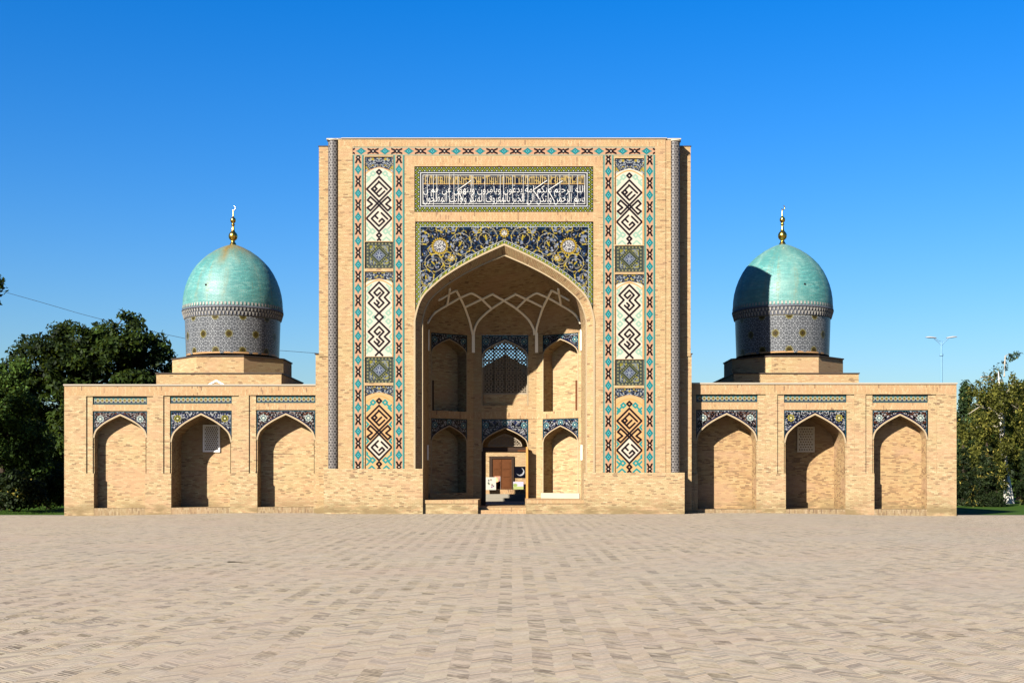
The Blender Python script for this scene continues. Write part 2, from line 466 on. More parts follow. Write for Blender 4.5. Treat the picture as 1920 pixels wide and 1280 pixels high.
KB = [[(0,240),(94,335),(50,380),(98,430),(0,525),(-98,430),(-50,380),(-94,335),(0,240)], loop(0,562,38),
      [(0,600),(98,697),(50,742),(98,787),(0,887),(-98,787),(-50,742),(-98,697),(0,600)], [(-32,915),(0,883),(32,915)],
      [(0,290),(-46,336),(-18,364),(10,336)], [(0,290),(44,336),(0,382)], [(-44,430),(0,474),(44,430),(0,386)], [(-22,408),(0,430),(-14,446)],
      [(0,650),(44,697),(0,742)], [(0,650),(-44,697),(-16,724),(8,700)], [(-44,787),(0,833),(44,787),(0,745)], [(-22,765),(4,790),(-12,806)]]
def kufic_b(bg, mint):
    def f(X, Y):
        zx = X*4.924; zy = (Y+596-480)*4.924          # panel centre at y = 596
        C = base(X, bg)
        d = np.full(X.shape, 1e9); ax_ = np.abs(zx)
        for k in TB: d = np.minimum(d, seg(ax_, zy, k))
        C = put(C, aa(d, 8.5, 3), mint)
        d = np.full(X.shape, 1e9)
        for k in KB: d = np.minimum(d, seg(zx, zy, k))
        C = put(C, aa(d, 8.8, 3), BLACK)
        C = put(C, (np.abs(X) > 24.6)*1.0, (222,160,100))
        top = -72 + 1.0 + 13.0*np.power(np.abs(X)/26.0, 1.9)
        C = put(C, aa(np.abs(Y-top), 1.2, .8), (224,160,96))
        return C
    return f
def star_square(X, Y):
    C = base(X, (74,80,72)); m = np.maximum(np.abs(X), np.abs(Y)); r1 = np.abs(X)+np.abs(Y)
    fine = (np.mod(X,3.2) < 1.2) ^ (np.mod(Y,3.0) < 1.2)
    C = put(C, fine*0.45, (40,44,50))
    ph = np.mod(np.where(np.abs(X) > np.abs(Y), Y, X)+3.2, 6.4)-3.2
    C = put(C, aa(np.hypot(ph, m-21.5), 1.5, .8), (150,146,100))
    C = put(C, aa(np.abs(m-18.2), .5, .6), (40,46,44))
    ins = m < 18.0
    tri = ins & (r1 > 20)
    C = put(C, tri*0.75, (150,154,150))
    C = put(C, (tri & (vnoise(X,Y,2.1,3) > .58))*1.0, (140,134,52))
    C = put(C, (tri & (vnoise(X,Y,1.7,5) > .68))*1.0, (54,62,80))
    C = put(C, aa(np.abs(r1-16.0), 2.6, .8), (54,60,42))
    ph2 = np.mod(X-Y+3, 6)-3
    C = put(C, aa(np.hypot(ph2*.7, r1-16), 1.3, .8), (152,150,98))
    C = put(C, aa(r1, 11.0, .8), (138,146,152))
    C = put(C, aa(np.abs(np.hypot(X,Y)-4.2), 1.6, .8)*(np.sin(np.arctan2(Y,X)*6) > 0), (40,48,90))
    C = put(C, aa(np.abs(r1-8.6), .8, .7), (58,66,96))
    return C
def floral_dark(seed, tint=(62,70,84)):
    def f(X, Y, *_):
        C = base(X, tint); Xa = np.abs(X)
        n = vnoise(Xa+50, Y+50, 2.0, seed); n2 = vnoise(Xa+20, Y+9, 1.7, seed+1); n3 = vnoise(Xa, Y, 2.6, seed+2)
        C = put(C, (n > .60)*1.0, (20,24,50)); C = put(C, (n2 > .66)*.9, (168,172,172)); C = put(C, (n3 > .74)*1.0, (170,150,60))
        return C
    return f
def tile_border(vert=True):
    def f(X, Y):
        a, r = (X, Y) if vert else (Y, X)
        C = base(X, (205,158,124))
        C = put(C, (vnoise(a,r,3.0,11) > .6)*.35, (206,140,104))
        C = put(C, aa(6.0, np.abs(a), .6), (84,148,138))
        C = put(C, aa(np.abs(np.abs(a)-6.6), .45, .5), (206,176,140))
        C = put(C, aa(9.3, np.abs(a), .4), (34,84,86))
        ph = np.mod(r, 44.6)-22.3                     # turquoise flower at +-22.3, black cross at 0
        A = np.abs(a); Pp = np.abs(ph)
        xx = np.abs(A-(1.2+(Pp-2.5)*.42))
        C = put(C, aa(xx, 1.75, .6)*(Pp < 10.6)*(Pp > 2.2), (26,10,14))
        C = put(C, aa(A+Pp*.95, 5.2, .6), (24,10,16)); C = put(C, aa(A+Pp, 1.7, .6), (232,214,190))
        t = 22.3-Pp
        C = put(C, aa(A*.95+t*.66, 6.1, .7), (30,122,126)); C = put(C, aa(A, 1.0, .5)*(t < 9.6), (44,128,124))
        C = put(C, aa(A+t*.8, 3.0, .6), (96,184,188)); C = put(C, aa(A+t, 1.6, .6), (20,34,60))
        return C
    return f
def arabesque(X, Y, e):
    """big blue spandrel; X from crown line, Y down from the top, e = height above the arch (photo px)"""
    A = np.abs(X)
    C = base(X, NAVY)
    n = vnoise(A*1.0, Y*1.0, 4.0, 21); n2 = vnoise(A, Y, 2.6, 22)
    C = put(C, ((n > .60) & (n2 > .35))*0.9, (16,44,66)); C = put(C, (vnoise(A,Y,3.1,24) > .74)*.7, (24,56,98))
    def ring(cx, cy, r, w=.5, a0=None, a1=None, col=(190,176,140)):
        nonlocal C
        dd = np.abs(np.hypot(A-cx, Y-cy)-r); m = aa(dd, w, .6)
        if a0 is not None:
            th = np.mod(np.degrees(np.arctan2(Y-cy, A-cx))-a0, 360); m = m*(th < (a1-a0))
        C = put(C, m, col)
    def leaf(cx, cy, s, ang, col=GOLDC):
        nonlocal C
        ca, sa = math.cos(R(ang)), math.sin(R(ang)); x = (A-cx)*ca+(Y-cy)*sa; y = -(A-cx)*sa+(Y-cy)*ca
        k = np.abs(y+ .25*x*x/s)-(.34*s)*np.clip(1-(x/s)**2, 0, 1)
        C = put(C, aa(k, 0.0, .8)*(np.abs(x) < s), col)
        C = put(C, aa(np.hypot(x+s*.9, y), s*.28, .7), (200,170,60))
    spir = [(82,41,20,10),(33,29,20,11),(132,76,17,9),(62,64,11,5),(146,103,14,8),(52,12,9,5),(100,12,10,5),(120,8,9,4),(152,30,12,6),(104,70,14,7),(150,130,10,5),(134,52,9,4)]
    rr = np.random.default_rng(5)
    extra = []
    for gy in range(0, 15):
        for gx in range(0, 13):
            extra.append((gx*13.6+(gy%2)*6.8+rr.uniform(-2,2), 12+gy*11.5+rr.uniform(-2,2)))
    for ex, ey in extra:
        if rr.random() < .4: continue
        if np.hypot(ex-121, ey-45) < 22 or np.hypot(ex, ey-20) < 13: continue
        a0 = rr.uniform(0,360); r_ = rr.uniform(4.2,7.0)
        ring(ex, ey, r_, .36, a0, a0+230, (150,138,104)); leaf(ex+r_*math.cos(R(a0)), ey+r_*math.sin(R(a0)), rr.uniform(1.8,3.0), a0+60, (164,142,40))
        if rr.random() < .5: C = put(C, aa(np.hypot(A-ex, Y-ey), rr.uniform(.9,2.0), .7), (140,146,162))
    for cx, cy, r, r2 in spir:
        a0 = rr.uniform(0, 360)
        ring(cx, cy, r, .5, a0, a0+310); ring(cx+r2*.35, cy+r2*.2, r2, .45, a0+90, a0+370)
        for k in range(5):
            t = a0+k*66+rr.uniform(-10,10)
            leaf(cx+r*math.cos(R(t)), cy+r*math.sin(R(t)), rr.uniform(2.8,4.6), t+60, (172,150,40))
        leaf(cx+1, cy+1, r2*.5, a0+40, (172,150,40))
        for k in range(5):
            t = rr.uniform(0,360); q = rr.uniform(.25,.8)*r
            C = put(C, aa(np.hypot(A-cx-q*math.cos(R(t)), Y-cy-q*math.sin(R(t))), rr.uniform(1.5,3.0), .7), (128,134,148))
    for k in range(24):
        x0, y0 = rr.uniform(8,160), rr.uniform(8,170)
        C = put(C, aa(np.hypot(A-x0, Y-y0), rr.uniform(1.0,2.4), .7), (146,152,166))
    def sun(cx, cy, r0, r1, np_, core):
        nonlocal C
        rad = np.hypot(A-cx, Y-cy); th = np.arctan2(Y-cy, A-cx)
        edge = r0+(r1-r0)*np.abs(np.sin(th*np_/2))
        C = put(C, aa(rad, edge, .8), (180,150,44)); C = put(C, aa(rad, r0*.98, .7), (70,48,30)); C = put(C, aa(rad, r0*.9, .7), core)
        C = put(C, aa(rad, r0*.86, .7)*(vnoise(A,Y,1.25,31) > .56), (58,60,70))
    sun(121, 45, 12.6, 16.6, 22, (196,192,186)); sun(0, 20, 6.0, 9.6, 12, (214,206,190)); sun(99, 67, 4.2, 7.0, 8, (220,206,170))
    # borders: along the arch and along the straight edges
    be = frame_leafborder(base(X, NAVY), np.clip(e*.78, 0, 99), X+Y*.6, 8.0)
    C = np.where((e*.78 < 8)[...,None], be, C); C = put(C, aa(np.abs(e*.78-8.4), .55, .5), (196,196,180))
    side = np.minimum(166.5-A, Y)
    bs = frame_leafborder(base(X, NAVY), side, np.where(166.5-A < Y, Y, X), 8.0)
    C = np.where((side < 8)[...,None], bs, C); C = put(C, aa(np.abs(side-8.4), .55, .5), (190,196,190))
    return C
def inscription_field(X, Y):
    hw, hh = 167.5, 42.5
    C = base(X, (12,16,40))
    C = put(C, ((vnoise(X,Y,2.4,41) > .6))*.6, (14,24,50)); C = put(C, (vnoise(X*1.3,Y,2.0,42) > .78)*(Y > -8)*.6, (80,92,112))
    C = put(C, (vnoise(X,Y,1.6,43) > .8)*(Y > -8)*.7, (44,92,104))
    # small gilded band of angular script behind the shafts
    b = (Y > -27) & (Y < -9.5)
    col = np.floor(X/4.0); hsh = np.mod(np.sin(col*12.9898+4.1)*43758.5453, 1.0)
    C = put(C, (b & (np.mod(X,4.0) < 1.5) & (hsh > .2) & (Y > -27+hsh*5))*.95, (196,172,116))
    C = put(C, (b & (vnoise(X,Y,2.8,44) > .72))*.9, (190,160,84))
    C = put(C, ((vnoise(X*1.2,Y*1.2,1.5,47) > .84) & (Y > -9) & (Y < 31))*.85, (196,198,200))
    C = put(C, aa(np.abs(Y+10.6), .7, .5), (196,156,96)); C = put(C, aa(np.abs(Y+23.5), .35, .4)*.7, (186,176,150))
    C = put(C, ((np.mod(X+167,21.0) < .5))*.5, (120,124,130))
    s = np.minimum(hw-np.abs(X), hh-np.abs(Y))
    C = put(C, (s < 16.5)*1.0, (14,18,36))
    C = put(C, aa(np.abs(s-15.6), .7, .5), (222,218,206)); C = put(C, aa(np.abs(s-11.2), 1.0, .5), (208,208,204))
    out = frame_leafborder(C, s, np.where(hw-np.abs(X) < hh-np.abs(Y), Y, X), 9.5)
    return out
def spandrel_small(seed, ros, hw, rust=True, rc=None, third=False):
    def f(X, Y, e):
        A = np.abs(X); C = base(X, (9,9,17))
        n = vnoise(A+3, Y, 1.9, seed); n2 = vnoise(A, Y+7, 2.2, seed+1)
        C = put(C, (n > .66)*1.0, (150,150,150) if not rust else (118,106,100)); C = put(C, (n2 > .70)*.9, (92,50,30) if rust else (26,36,78))
        C = put(C, (vnoise(A,Y,1.5,seed+2) > .8)*1.0, (190,190,190))
        rx, ry, rr_ = rc or (hw-14, 15, 6.5)
        for (cx, cy) in ([(rx, ry)] + ([(0, 7.5)] if third else [])):
            d = np.hypot(A-cx, Y-cy); th = np.arctan2(Y-cy, A-cx); ed = rr_*(1+.14*np.cos(th*8))
            C = put(C, aa(d, ed, .8), ros); C = put(C, aa(np.abs(d-rr_*.55), .8, .6), (60,70,80) if ros[0] > 150 else (30,40,40)); C = put(C, aa(d, rr_*.25, .6), (222,220,190))
        s = np.minimum(hw-A, Y)
        C = put(C, aa(s, 2.2, .5), (58,112,124)); C = put(C, aa(s, 1.5, .5), (16,30,42))
        C = put(C, aa(np.abs(e-1.5), 1.5, .6), (20,26,60))
        return C
    return f
def frieze_tile(hw, hh):
    def f(X, Y):
        C = base(X, (84,92,84)); ph = np.mod(X+4.2, 8.4)-4.2; p2 = np.mod(X, 8.4)-4.2
        C = put(C, aa(np.abs(np.hypot(ph, Y)-3.0), .8, .6), (176,172,146)); C = put(C, aa(np.hypot(ph, Y), 2.0, .6), (130,106,34))
        C = put(C, aa(np.hypot(p2, Y-3), 1.5, .6), (30,36,84)); C = put(C, aa(np.hypot(p2, Y+3), 1.5, .6), (60,130,130)); C = put(C, aa(np.hypot(p2, Y), 1.0, .6), (170,170,150))
        s = np.minimum(hw-np.abs(X), hh-np.abs(Y))
        C = put(C, (s < 2.0)*1.0, (56,100,108)); C = put(C, (s < .9)*1.0, (20,44,54))
        return C
    return f
def girih_ring(X, Y, per=14.2, seed=51):
    """interlaced white star lines on navy, gilded rosettes; X runs round the drum"""
    C = base(X, (22,26,36))
    C = put(C, (vnoise(X,Y,3.2,seed) > .55)*.6, (46,52,62))
    d = np.full(X.shape, 1e9); hy = per*.866
    for k in (0, 1):
        cy = np.round((Y-k*hy)/(2*hy))*2*hy+k*hy; off = k*per/2
        cx = np.round((X-off)/per)*per+off
        rad = np.hypot(X-cx, Y-cy); th = np.arctan2(Y-cy, X-cx)
        e = per*.42*(1+.13*np.cos(th*6))
        d = np.minimum(d, np.abs(rad-e)); 
        C = put(C, aa(rad, per*.30, .7), (34,38,48)); C = put(C, aa(np.abs(rad-per*.24), .5, .6), (138,140,142)); C = put(C, aa(rad, per*.1, .6), (150,152,150))
    C = put(C, aa(d, .62, .7), (182,184,184))
    l = np.minimum(np.abs(np.mod(Y*.5+X*.866, per*.866)-per*.433), np.abs(np.mod(Y*.5-X*.866, per*.866)-per*.433))
    C = put(C, aa(l, .35, .6)*.6, (160,162,164))
    return C
# ================================================================ MADRASAH
mad = empty('madrasah', (-0.35, 0.0, 0.0))
tag(mad, 'yellow brick madrasah with tall tiled portal, two arcaded wings and twin turquoise domes', 'building')

# ---------------------------------------------------------------- portal front
dT = 0.06                                   # how far the tile panels lie back in the brick face
zL = lambda py: wz(py)
def rc(x0, x1, y0, y1, dep, mat=None): return (wx(x0), wx(x1), wz(y1), wz(y0), dep, mat)
A_CX = wx(945.5); A_A = 167/PX; A_ZS = wz(602); A_R = 142/PX
panels_L = [(684,737), (294,326,'head'), (302,452,'A'), (453,503,'sq'), (509,531,'head'), (524,668,'B'), (669,717,'sq'), (722,744,'head'), (738,878,'C')]
rects = [rc(636,1258,262,275,0.0,1), rc(760,1130,293,311,0.0,1), rc(777,1113,397.5,415.5,0.0,1)]
rects += [rc(1248,1258,258,885,0.03)]
rects += [rc(661,1228,275.5,291.5,0.02)]
for a_, b_, yb in ((661,682,879),(737.5,758.5,879),(1131,1150.5,886),(1208,1228.5,886)): rects.append(rc(a_,b_,275.5,yb,0.02))
for xa, xb, s in ((684,737,0),(1153,1207.5,7)):
    rects += [rc(xa,xb,294+s*.4,452+s,dT), rc(xa,xb,453.5+s,503.5+s,dT), rc(xa,xb,509+s*.7,668+s*.7,dT), rc(xa,xb,669+s*.7,717.5+s*.7,dT), rc(xa,xb,722.5+s*.7,886,dT)]
rects += [rc(777,1112.5,312,397.5,dT)]
rects += [rc(778.5,1112.5,415.5,1000,None)]
mb = MB()
relief(mb, FRONT, wx(634), wx(1258), -0.3, wz(260.5), rects, 0.0, 0)
# body behind the facing: sides, top, and the wider rear block
x0, x1 = wx(621), wx(1271); yr = 0.72
zt = wz(260.5)
mb.box(x0, wx(640), 0.2, yr+.05, -0.3, zt-.01, 0)
mb.box(wx(1252), x1, 0.2, yr+.05, -0.3, zt-.01, 0)
mb.poly([(wx(634),0,zt),(wx(1258),0,zt),(wx(1258),yr+.6,zt),(wx(634),yr+.6,zt)], 0)
mb.poly([(x0,0.2,zt-.012),(x1,0.2,zt-.012),(x1,yr+.6,zt-.012),(x0,yr+.6,zt-.012)], 0)
mb.poly([(x0,yr+.6,wz(276,29)-.2),(x1,yr+.6,wz(276,29)-.2),(x1,yr+.6,zt),(x0,yr+.6,zt)], 0)
mb.poly([(wx(634),0,-.3),(wx(634),0.25,-.3),(wx(634),0.25,zt),(wx(634),0,zt)], 0)
mb.poly([(wx(1258),0,-.3),(wx(1258),0.25,-.3),(wx(1258),0.25,zt),(wx(1258),0,zt)], 0)
portal = mb.build('portal', [M['brick_portal'], M['soldier']], mad)

mb = MB()
rx0, rx1 = wx(598,29), wx(1295,29); rz = wz(275,29); yb = 8.0
lx0, lx1 = wx(592,32), wx(1296.5,32); lz = wz(664,32)
hx0, hx1 = wx(780), wx(1111)              # void of the great niche
mb.box(rx0, hx0-.05, yr, yb, lz-.1, rz, 0, 'r'); mb.box(hx1+.05, rx1, yr, yb, lz-.1, rz, 0, 'l')
mb.box(lx0, hx0-.05, yr+.05, yb-.02, -0.4, lz, 0, 'r'); mb.box(hx1+.05, lx1, yr+.05, yb-.02, -0.4, lz, 0, 'l')
mb.box(hx0-.05, hx1+.05, yr+.6, yb, 14.4, rz, 0, 'lr')
# rear wall with the passage door and a tall window
PC = -16/PX
RB = Frame((0,yb,0),(1,0,0),(0,1,0))
relief(mb, RB, hx0-.06, hx1+.06, -0.3, 14.4, [(PC-51/PX+.0, PC+26/PX+.6, 0.0, 3.05, None), (PC-1.5, PC+1.5, 4.9, 9.6, None)], 0.0, 0)
portal_rear = mb.build('rear_block', [M['brick_portal']], mad)

# coping
mb = MB()
mb.box(wx(640), wx(1250), -0.05, .9, zt+.002, zt+.04, 0)
mb.box(wx(612), wx(640)-.003, 0.0, .9, zt-.03, zt+.03, 0); mb.box(wx(1250)+.003, wx(1277), 0.0, .9, zt-.03, zt+.03, 0)
mb.build('coping', M['coping'], mad)
for xa_, xb_ in ((rx0-.03, wx(614)), (wx(1277), rx1+.03)):
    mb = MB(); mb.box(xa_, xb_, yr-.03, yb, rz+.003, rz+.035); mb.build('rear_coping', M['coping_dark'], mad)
for xa_, xb_ in ((lx0-.05, rx0-.002), (rx1+.002, lx1+.05)):
    mb = MB(); mb.box(xa_, xb_, yr, yb, lz+.003, lz+.04); mb.build('shoulder_coping', M['coping_dark'], mad)

# plinths
mb = MB(); mb.box(wx(608), wx(793), -0.11, 1.05, -0.3, wz(878.5)); pl = mb.build('plinth', M['brick'], mad)
mb = MB(); mb.box(wx(1094.5), wx(1283), -0.11, 1.05, -0.3, wz(885.5)); mb.build('plinth', M['brick'], mad)

# corner columns sheathed in mosaic
def column(cx_px, ytop, ybot):
    r = 0.25; cx = wx(cx_px); cy = 0.235
    n = 60; zt_, zb_ = wz(ytop), wz(ybot); nz = int((zt_-zb_)/0.016)
    th = np.linspace(0, 2*np.pi, n, endpoint=False); z = np.linspace(zt_, zb_, nz)
    T, Z = np.meshgrid(th, z)
    P = np.stack([cx+r*np.cos(T), cy+r*np.sin(T), Z], -1)
    Xp = T*r*PX; Yp = -Z*PX
    per = 2*np.pi*r*PX/11
    C = base(Xp, (10,10,18))
    hy = per*.9
    d = np.full(Xp.shape, 1e9)
    for k in (0,1):
        cyy = np.round((Yp-k*hy)/(2*hy))*2*hy+k*hy; cxx = np.round((Xp-k*per/2)/per)*per+k*per/2
        rad = np.hypot(Xp-cxx, Yp-cyy); t = np.arctan2(Yp-cyy, Xp-cxx)
        d = np.minimum(d, np.abs(rad-per*.44*(1+.16*np.cos(6*t))))
        C = put(C, aa(rad, per*.15, .5), (140,132,126))
    C = put(C, aa(d, .5, .5), (186,178,170))
    o = grid_mesh('corner_column', P, lin(C), M['tile'], mad, (cx, cy, zb_), closed=True)
    m2 = MB(); m2.lathe([(r+.0,zt_-.02),(r+.045,zt_-.015),(r+.045,zt_+.05),(0.01,zt_+.06)], cx, cy, 40)
    m2.build('column_cap', M['coping'], o)
    return o
column(624, 262, 878.5); column(1266, 263.5, 885.5)

# ---------------------------------------------------------------- portal mosaics
Yp_ = dT-0.004
panel('tile_border', 661, 1228.5, 275.5, 291.5, 0, tile_border(False), mad, 0.6, Y=0.008)
for a_, b_, yb_ in ((661,682,879),(737.5,758.5,879),(1131,1150.5,886),(1208,1228.5,886)):
    panel('tile_border', a_, b_, 291.5, yb_, 0, tile_border(True), mad, 0.6, Y=0.008)
for (xa, xb, s) in ((684,737,0),(1153,1207.5,7)):
    c = (xa+xb)/2
    def sh(f, dy): return lambda X, Y: f(X, Y+dy)
    y0 = 313+s*.6
    panel('kufic_panel', xa, xb, 302+s*.9, 452+s, 0, sh(kufic_a(WHITE, MINT), 0), mad, 0.6, Y=Yp_)
    panel('kufic_panel', xa, xb, 524+s*.7, 668+s*.7, 0, kufic_b(WHITE, MINT), mad, 0.6, Y=Yp_)
    panel('kufic_panel', xa, xb, 732+s*.7, 880+s*.9, 0, kufic_a(BUFF, (52,144,140)), mad, 0.6, Y=Yp_)
    for yy in (453.5+s, 669+s*.7): panel('star_panel', xa, xb, yy, yy+49, 0, star_square, mad, 0.6, Y=Yp_)
    for k, (ya, sd) in enumerate(((294+s*.4,61),(509+s*.7,64),(722.5+s*.7,67))):
        fr_ = Frame((wx(c),0,0),(1,0,0),(0,1,0)); hw_ = (wx(xb)-wx(xa))/2
        hgt = (32 if k == 0 else 23)/PX; crown = (18 if k == 0 else 12)/PX
        zt_ = wz(ya)
        spandrel_sheet('tympanum_tile', fr_, 0, hw_, zt_-hgt, hgt-crown, zt_, Yp_-.004, floral_dark(sd), mad)
insc = panel('inscription_panel', 777, 1112.5, 312, 397.5, 0, inscription_field, mad, 0.55, Y=Yp_)
spandrel_sheet('spandrel_panel', FRONT, A_CX, A_A, A_ZS, A_R, wz(416), Yp_, arabesque, mad, 0.016)

# lettering: tall shafts and two interlaced rows of script
FORMS = {'ا':0xFE8D,'ب':0xFE8F,'ت':0xFE95,'ة':0xFE93,'ج':0xFE9D,'ح':0xFEA1,'خ':0xFEA5,'د':0xFEA9,'ر':0xFEAD,'س':0xFEB1,'ع':0xFEC9,'ف':0xFED1,'ك':0xFED9,'ل':0xFEDD,'م':0xFEE1,'ن':0xFEE5,'ه':0xFEE9,'و':0xFEED,'ى':0xFEEF,'ي':0xFEF1,'ئ':0xFE89,'أ':0xFE83}
NOJOIN = set('اةدروىأ')
def shape_word(w):
    out = []
    for i, ch in enumerate(w):
        prev = i > 0 and w[i-1] not in NOJOIN
        nxt = i < len(w)-1 and ch not in NOJOIN
        out.append(chr(FORMS[ch] + ((3 if nxt else 1) if prev else (2 if nxt else 0))))
    return ''.join(reversed(out))
def script_row(text): return ' '.join(shape_word(w) for w in reversed(text.split()))
def script_mesh(text, px0, px1, ybase, hpx, name='lettering'):
    cu = bpy.data.curves.new(name, 'FONT'); cu.body = script_row(text); cu.extrude = 0.0; cu.offset = -0.012
    o = bpy.data.objects.new(name, cu); COL.objects.link(o)
    dg = bpy.context.evaluated_depsgraph_get()
    me = bpy.data.meshes.new_from_object(o.evaluated_get(dg))
    bpy.data.objects.remove(o)
    co = np.zeros(len(me.vertices)*3); me.vertices.foreach_get('co', co); co = co.reshape(-1,3)
    mn, mx = co.min(0), co.max(0)
    X = wx(px0) + (co[:,0]-mn[0])/(mx[0]-mn[0])*(wx(px1)-wx(px0))
    Z = wz(ybase) + (co[:,1]-mn[1])/(mx[1]-mn[1])*hpx/PX
    vs = [(x, 0, z) for x, z in zip(X, Z)]
    return vs, [list(p.vertices) for p in me.polygons]
mb = MB()
def addflat(vs, fs, y):
    b0 = len(mb.v); mb.v += [(x, y, z) for x, _, z in vs]
    for f in fs: mb.f.append([b0+i for i in f]); mb.m.append(0)
addflat(*script_mesh('بسم الرحمن ولتكن الى الخير بالمعروف المنكر واولئك المفلحون', 794, 1096, 387, 25), Yp_-.010)
addflat(*script_mesh('الله الرحيم منكم امة يدعون ويأمرون وينهون عن هم ن', 794, 1096, 368, 25), Yp_-.014)
rs = np.random.default_rng(3)
shafts = [801,812.5,819,842.5,851,859,883.5,887,938,944,961,981,990,1028,1050,1067,1083,1101,909]
for s_ in shafts:
    w_ = .015
    yb2 = rs.uniform(377, 386)
    mb.box(wx(s_)-w_/2, wx(s_)+w_/2, Yp_-.018, Yp_-.006, wz(yb2), wz(rs.uniform(325,329)))
for (xa, ya, xb, yb2) in ((858,356,884,338),(858,356,868,376),(1000,356,1026,338),(1000,356,1012,374),(1028,356,1055,339),(1028,356,1040,378)):
    mb.tube([(wx(xa),Yp_-.012,wz(ya)),(wx(xb),Yp_-.012,wz(yb2))], .02, 6)
mb.build('lettering', plain('white_glaze',(1.05,1.02,.95),.35,0,.06,6), insc)

# ---------------------------------------------------------------- the great niche
rim_mesh(FRONT, A_CX, A_A+.075, A_ZS, A_R+.09, 1.0, .085, -.035, .06, M['rim'], 'portal_arch_rim', mad)
a2 = 155.5/PX; r2 = wz(477,15)-A_ZS; dR = 15/PX
mb = MB()
reveal(mb, FRONT, A_CX, A_A-.01, A_ZS, A_R, 0.0, -.035, dR, 0, True, a2, r2)
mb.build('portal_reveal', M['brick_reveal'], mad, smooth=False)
rim_mesh(FRONT, A_CX, a2+.01, A_ZS, r2, 0.0, .06, dR-.02, dR+.2, M['rim'], 'inner_arch_rim', mad)
# plan of the niche (metres, relative to the axis)
a3 = a2-.05; r3 = r2-.05
O = [(-a3,dR),(-153.5/PX,165/PX),(-65/PX,225/PX),(65/PX,225/PX),(153.5/PX,165/PX),(a3,dR)]
ZS = A_ZS
ax = A_CX
def outline(n=14):
    pts = []; run = 0
    for (xa,ya),(xb,yb_) in zip(O[:-1],O[1:]):
        L = math.hypot(xb-xa,yb_-ya)
        for k in range(n):
            t = k/n; pts.append((xa*(1-t)+xb*t, ya*(1-t)+yb_*t, run+L*t))
        run += L
    pts.append((O[-1][0],O[-1][1],run)); return pts
OUT = outline()
def vault_p(ox, oy, u, v): return (ax+ox*u, dR+(oy-dR)*u, ZS+r3*v)
mb = MB()
rows = []; uvs = []; L = 0; pv = PROF[0]
for (u, v) in PROF:
    L += math.hypot((u-pv[0])*a3, (v-pv[1])*r3); pv = (u, v)
    rows.append([vault_p(ox, oy, u, v) for ox, oy, _ in OUT]); uvs.append([(s*max(u,.15), L) for _,_,s in OUT])
mb.loft(rows, 0, uvs)
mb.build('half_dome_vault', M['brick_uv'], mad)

# white plaster ribs netted over the half dome
VP = []
for i, (ox, oy, _) in enumerate(outline(60)):
    for u, v in zip(np.interp(np.linspace(0,len(PROF)-1,260), range(len(PROF)), PROF[:,0]), np.interp(np.linspace(0,len(PROF)-1,260), range(len(PROF)), PROF[:,1])):
        VP.append(vault_p(ox, oy, u, v))
VP = np.array(VP)
sc_ = D/PX/(VP[:,1]+D/PX)
VPX = 960+VP[:,0]*PX*sc_; VPY = 897-(VP[:,2]-EYE)*PX*sc_
def on_vault(px, py):
    d2 = (VPX-px)**2+(VPY-py)**2
    k = np.argsort(d2)[:3]; w = 1/(d2[k]+.05); p = (VP[k]*w[:,None]).sum(0)/w.sum()
    c = np.array([ax, dR, ZS]); dirv = c-p; dirv /= np.linalg.norm(dirv)
    return tuple(p+dirv*.03)
ribs = [[(635,975),(622,905),(600,820),(555,690),(500,580),(465,515)], [(645,975),(660,890),(700,820),(770,750),(840,700),(905,655),(960,620),(1015,590),(1070,560)],
        [(850,550),(790,578),(730,605),(640,648),(555,690)], [(830,705),(780,655),(730,605),(675,568),(620,540),(560,567),(500,592),(435,630),(370,668),(310,702),(250,742),(205,790),(172,850)],
        [(465,515),(395,550),(330,590),(285,615)], [(397,500),(385,580),(370,665)]]
mb = MB()
for pl_ in ribs:
    for sgn in (1, -1):
        pts = []
        for (a, b), (c, d_) in zip(pl_[:-1], pl_[1:]):
            for t in (0, .34, .67): pts.append((a+(c-a)*t, b+(d_-b)*t))
        pts.append(pl_[-1])
        P3 = [on_vault(770+((x if sgn > 0 else 1920-x))/5.486, 450+y/5.486) for x, y in pts]
        Q = [P3[0]]+[tuple((np.array(P3[i-1])+2*np.array(P3[i])+np.array(P3[i+1]))/4) for i in range(1,len(P3)-1)]+[P3[-1]]
        mb.tube(Q, .062, 6)
mb.build('vault_ribs', M['plaster'], mad)
# springers of the ribs: strips at the corners
for s in (1, -1):
    x = ax+s*65/PX; y = 225/PX
    mb = MB(); mb.box(x-.075, x+.075, y-.07, y+.05, wz(660,215), ZS+.35); mb.build('rib_springer', M['plaster'], mad)
    x = ax+s*154/PX
    mb = MB(); mb.box(x-.07 if s > 0 else x-.02, x+.02 if s > 0 else x+.07, 4.0, 4.16, wz(657,160), ZS+.1); mb.build('rib_springer', M['plaster'], mad)

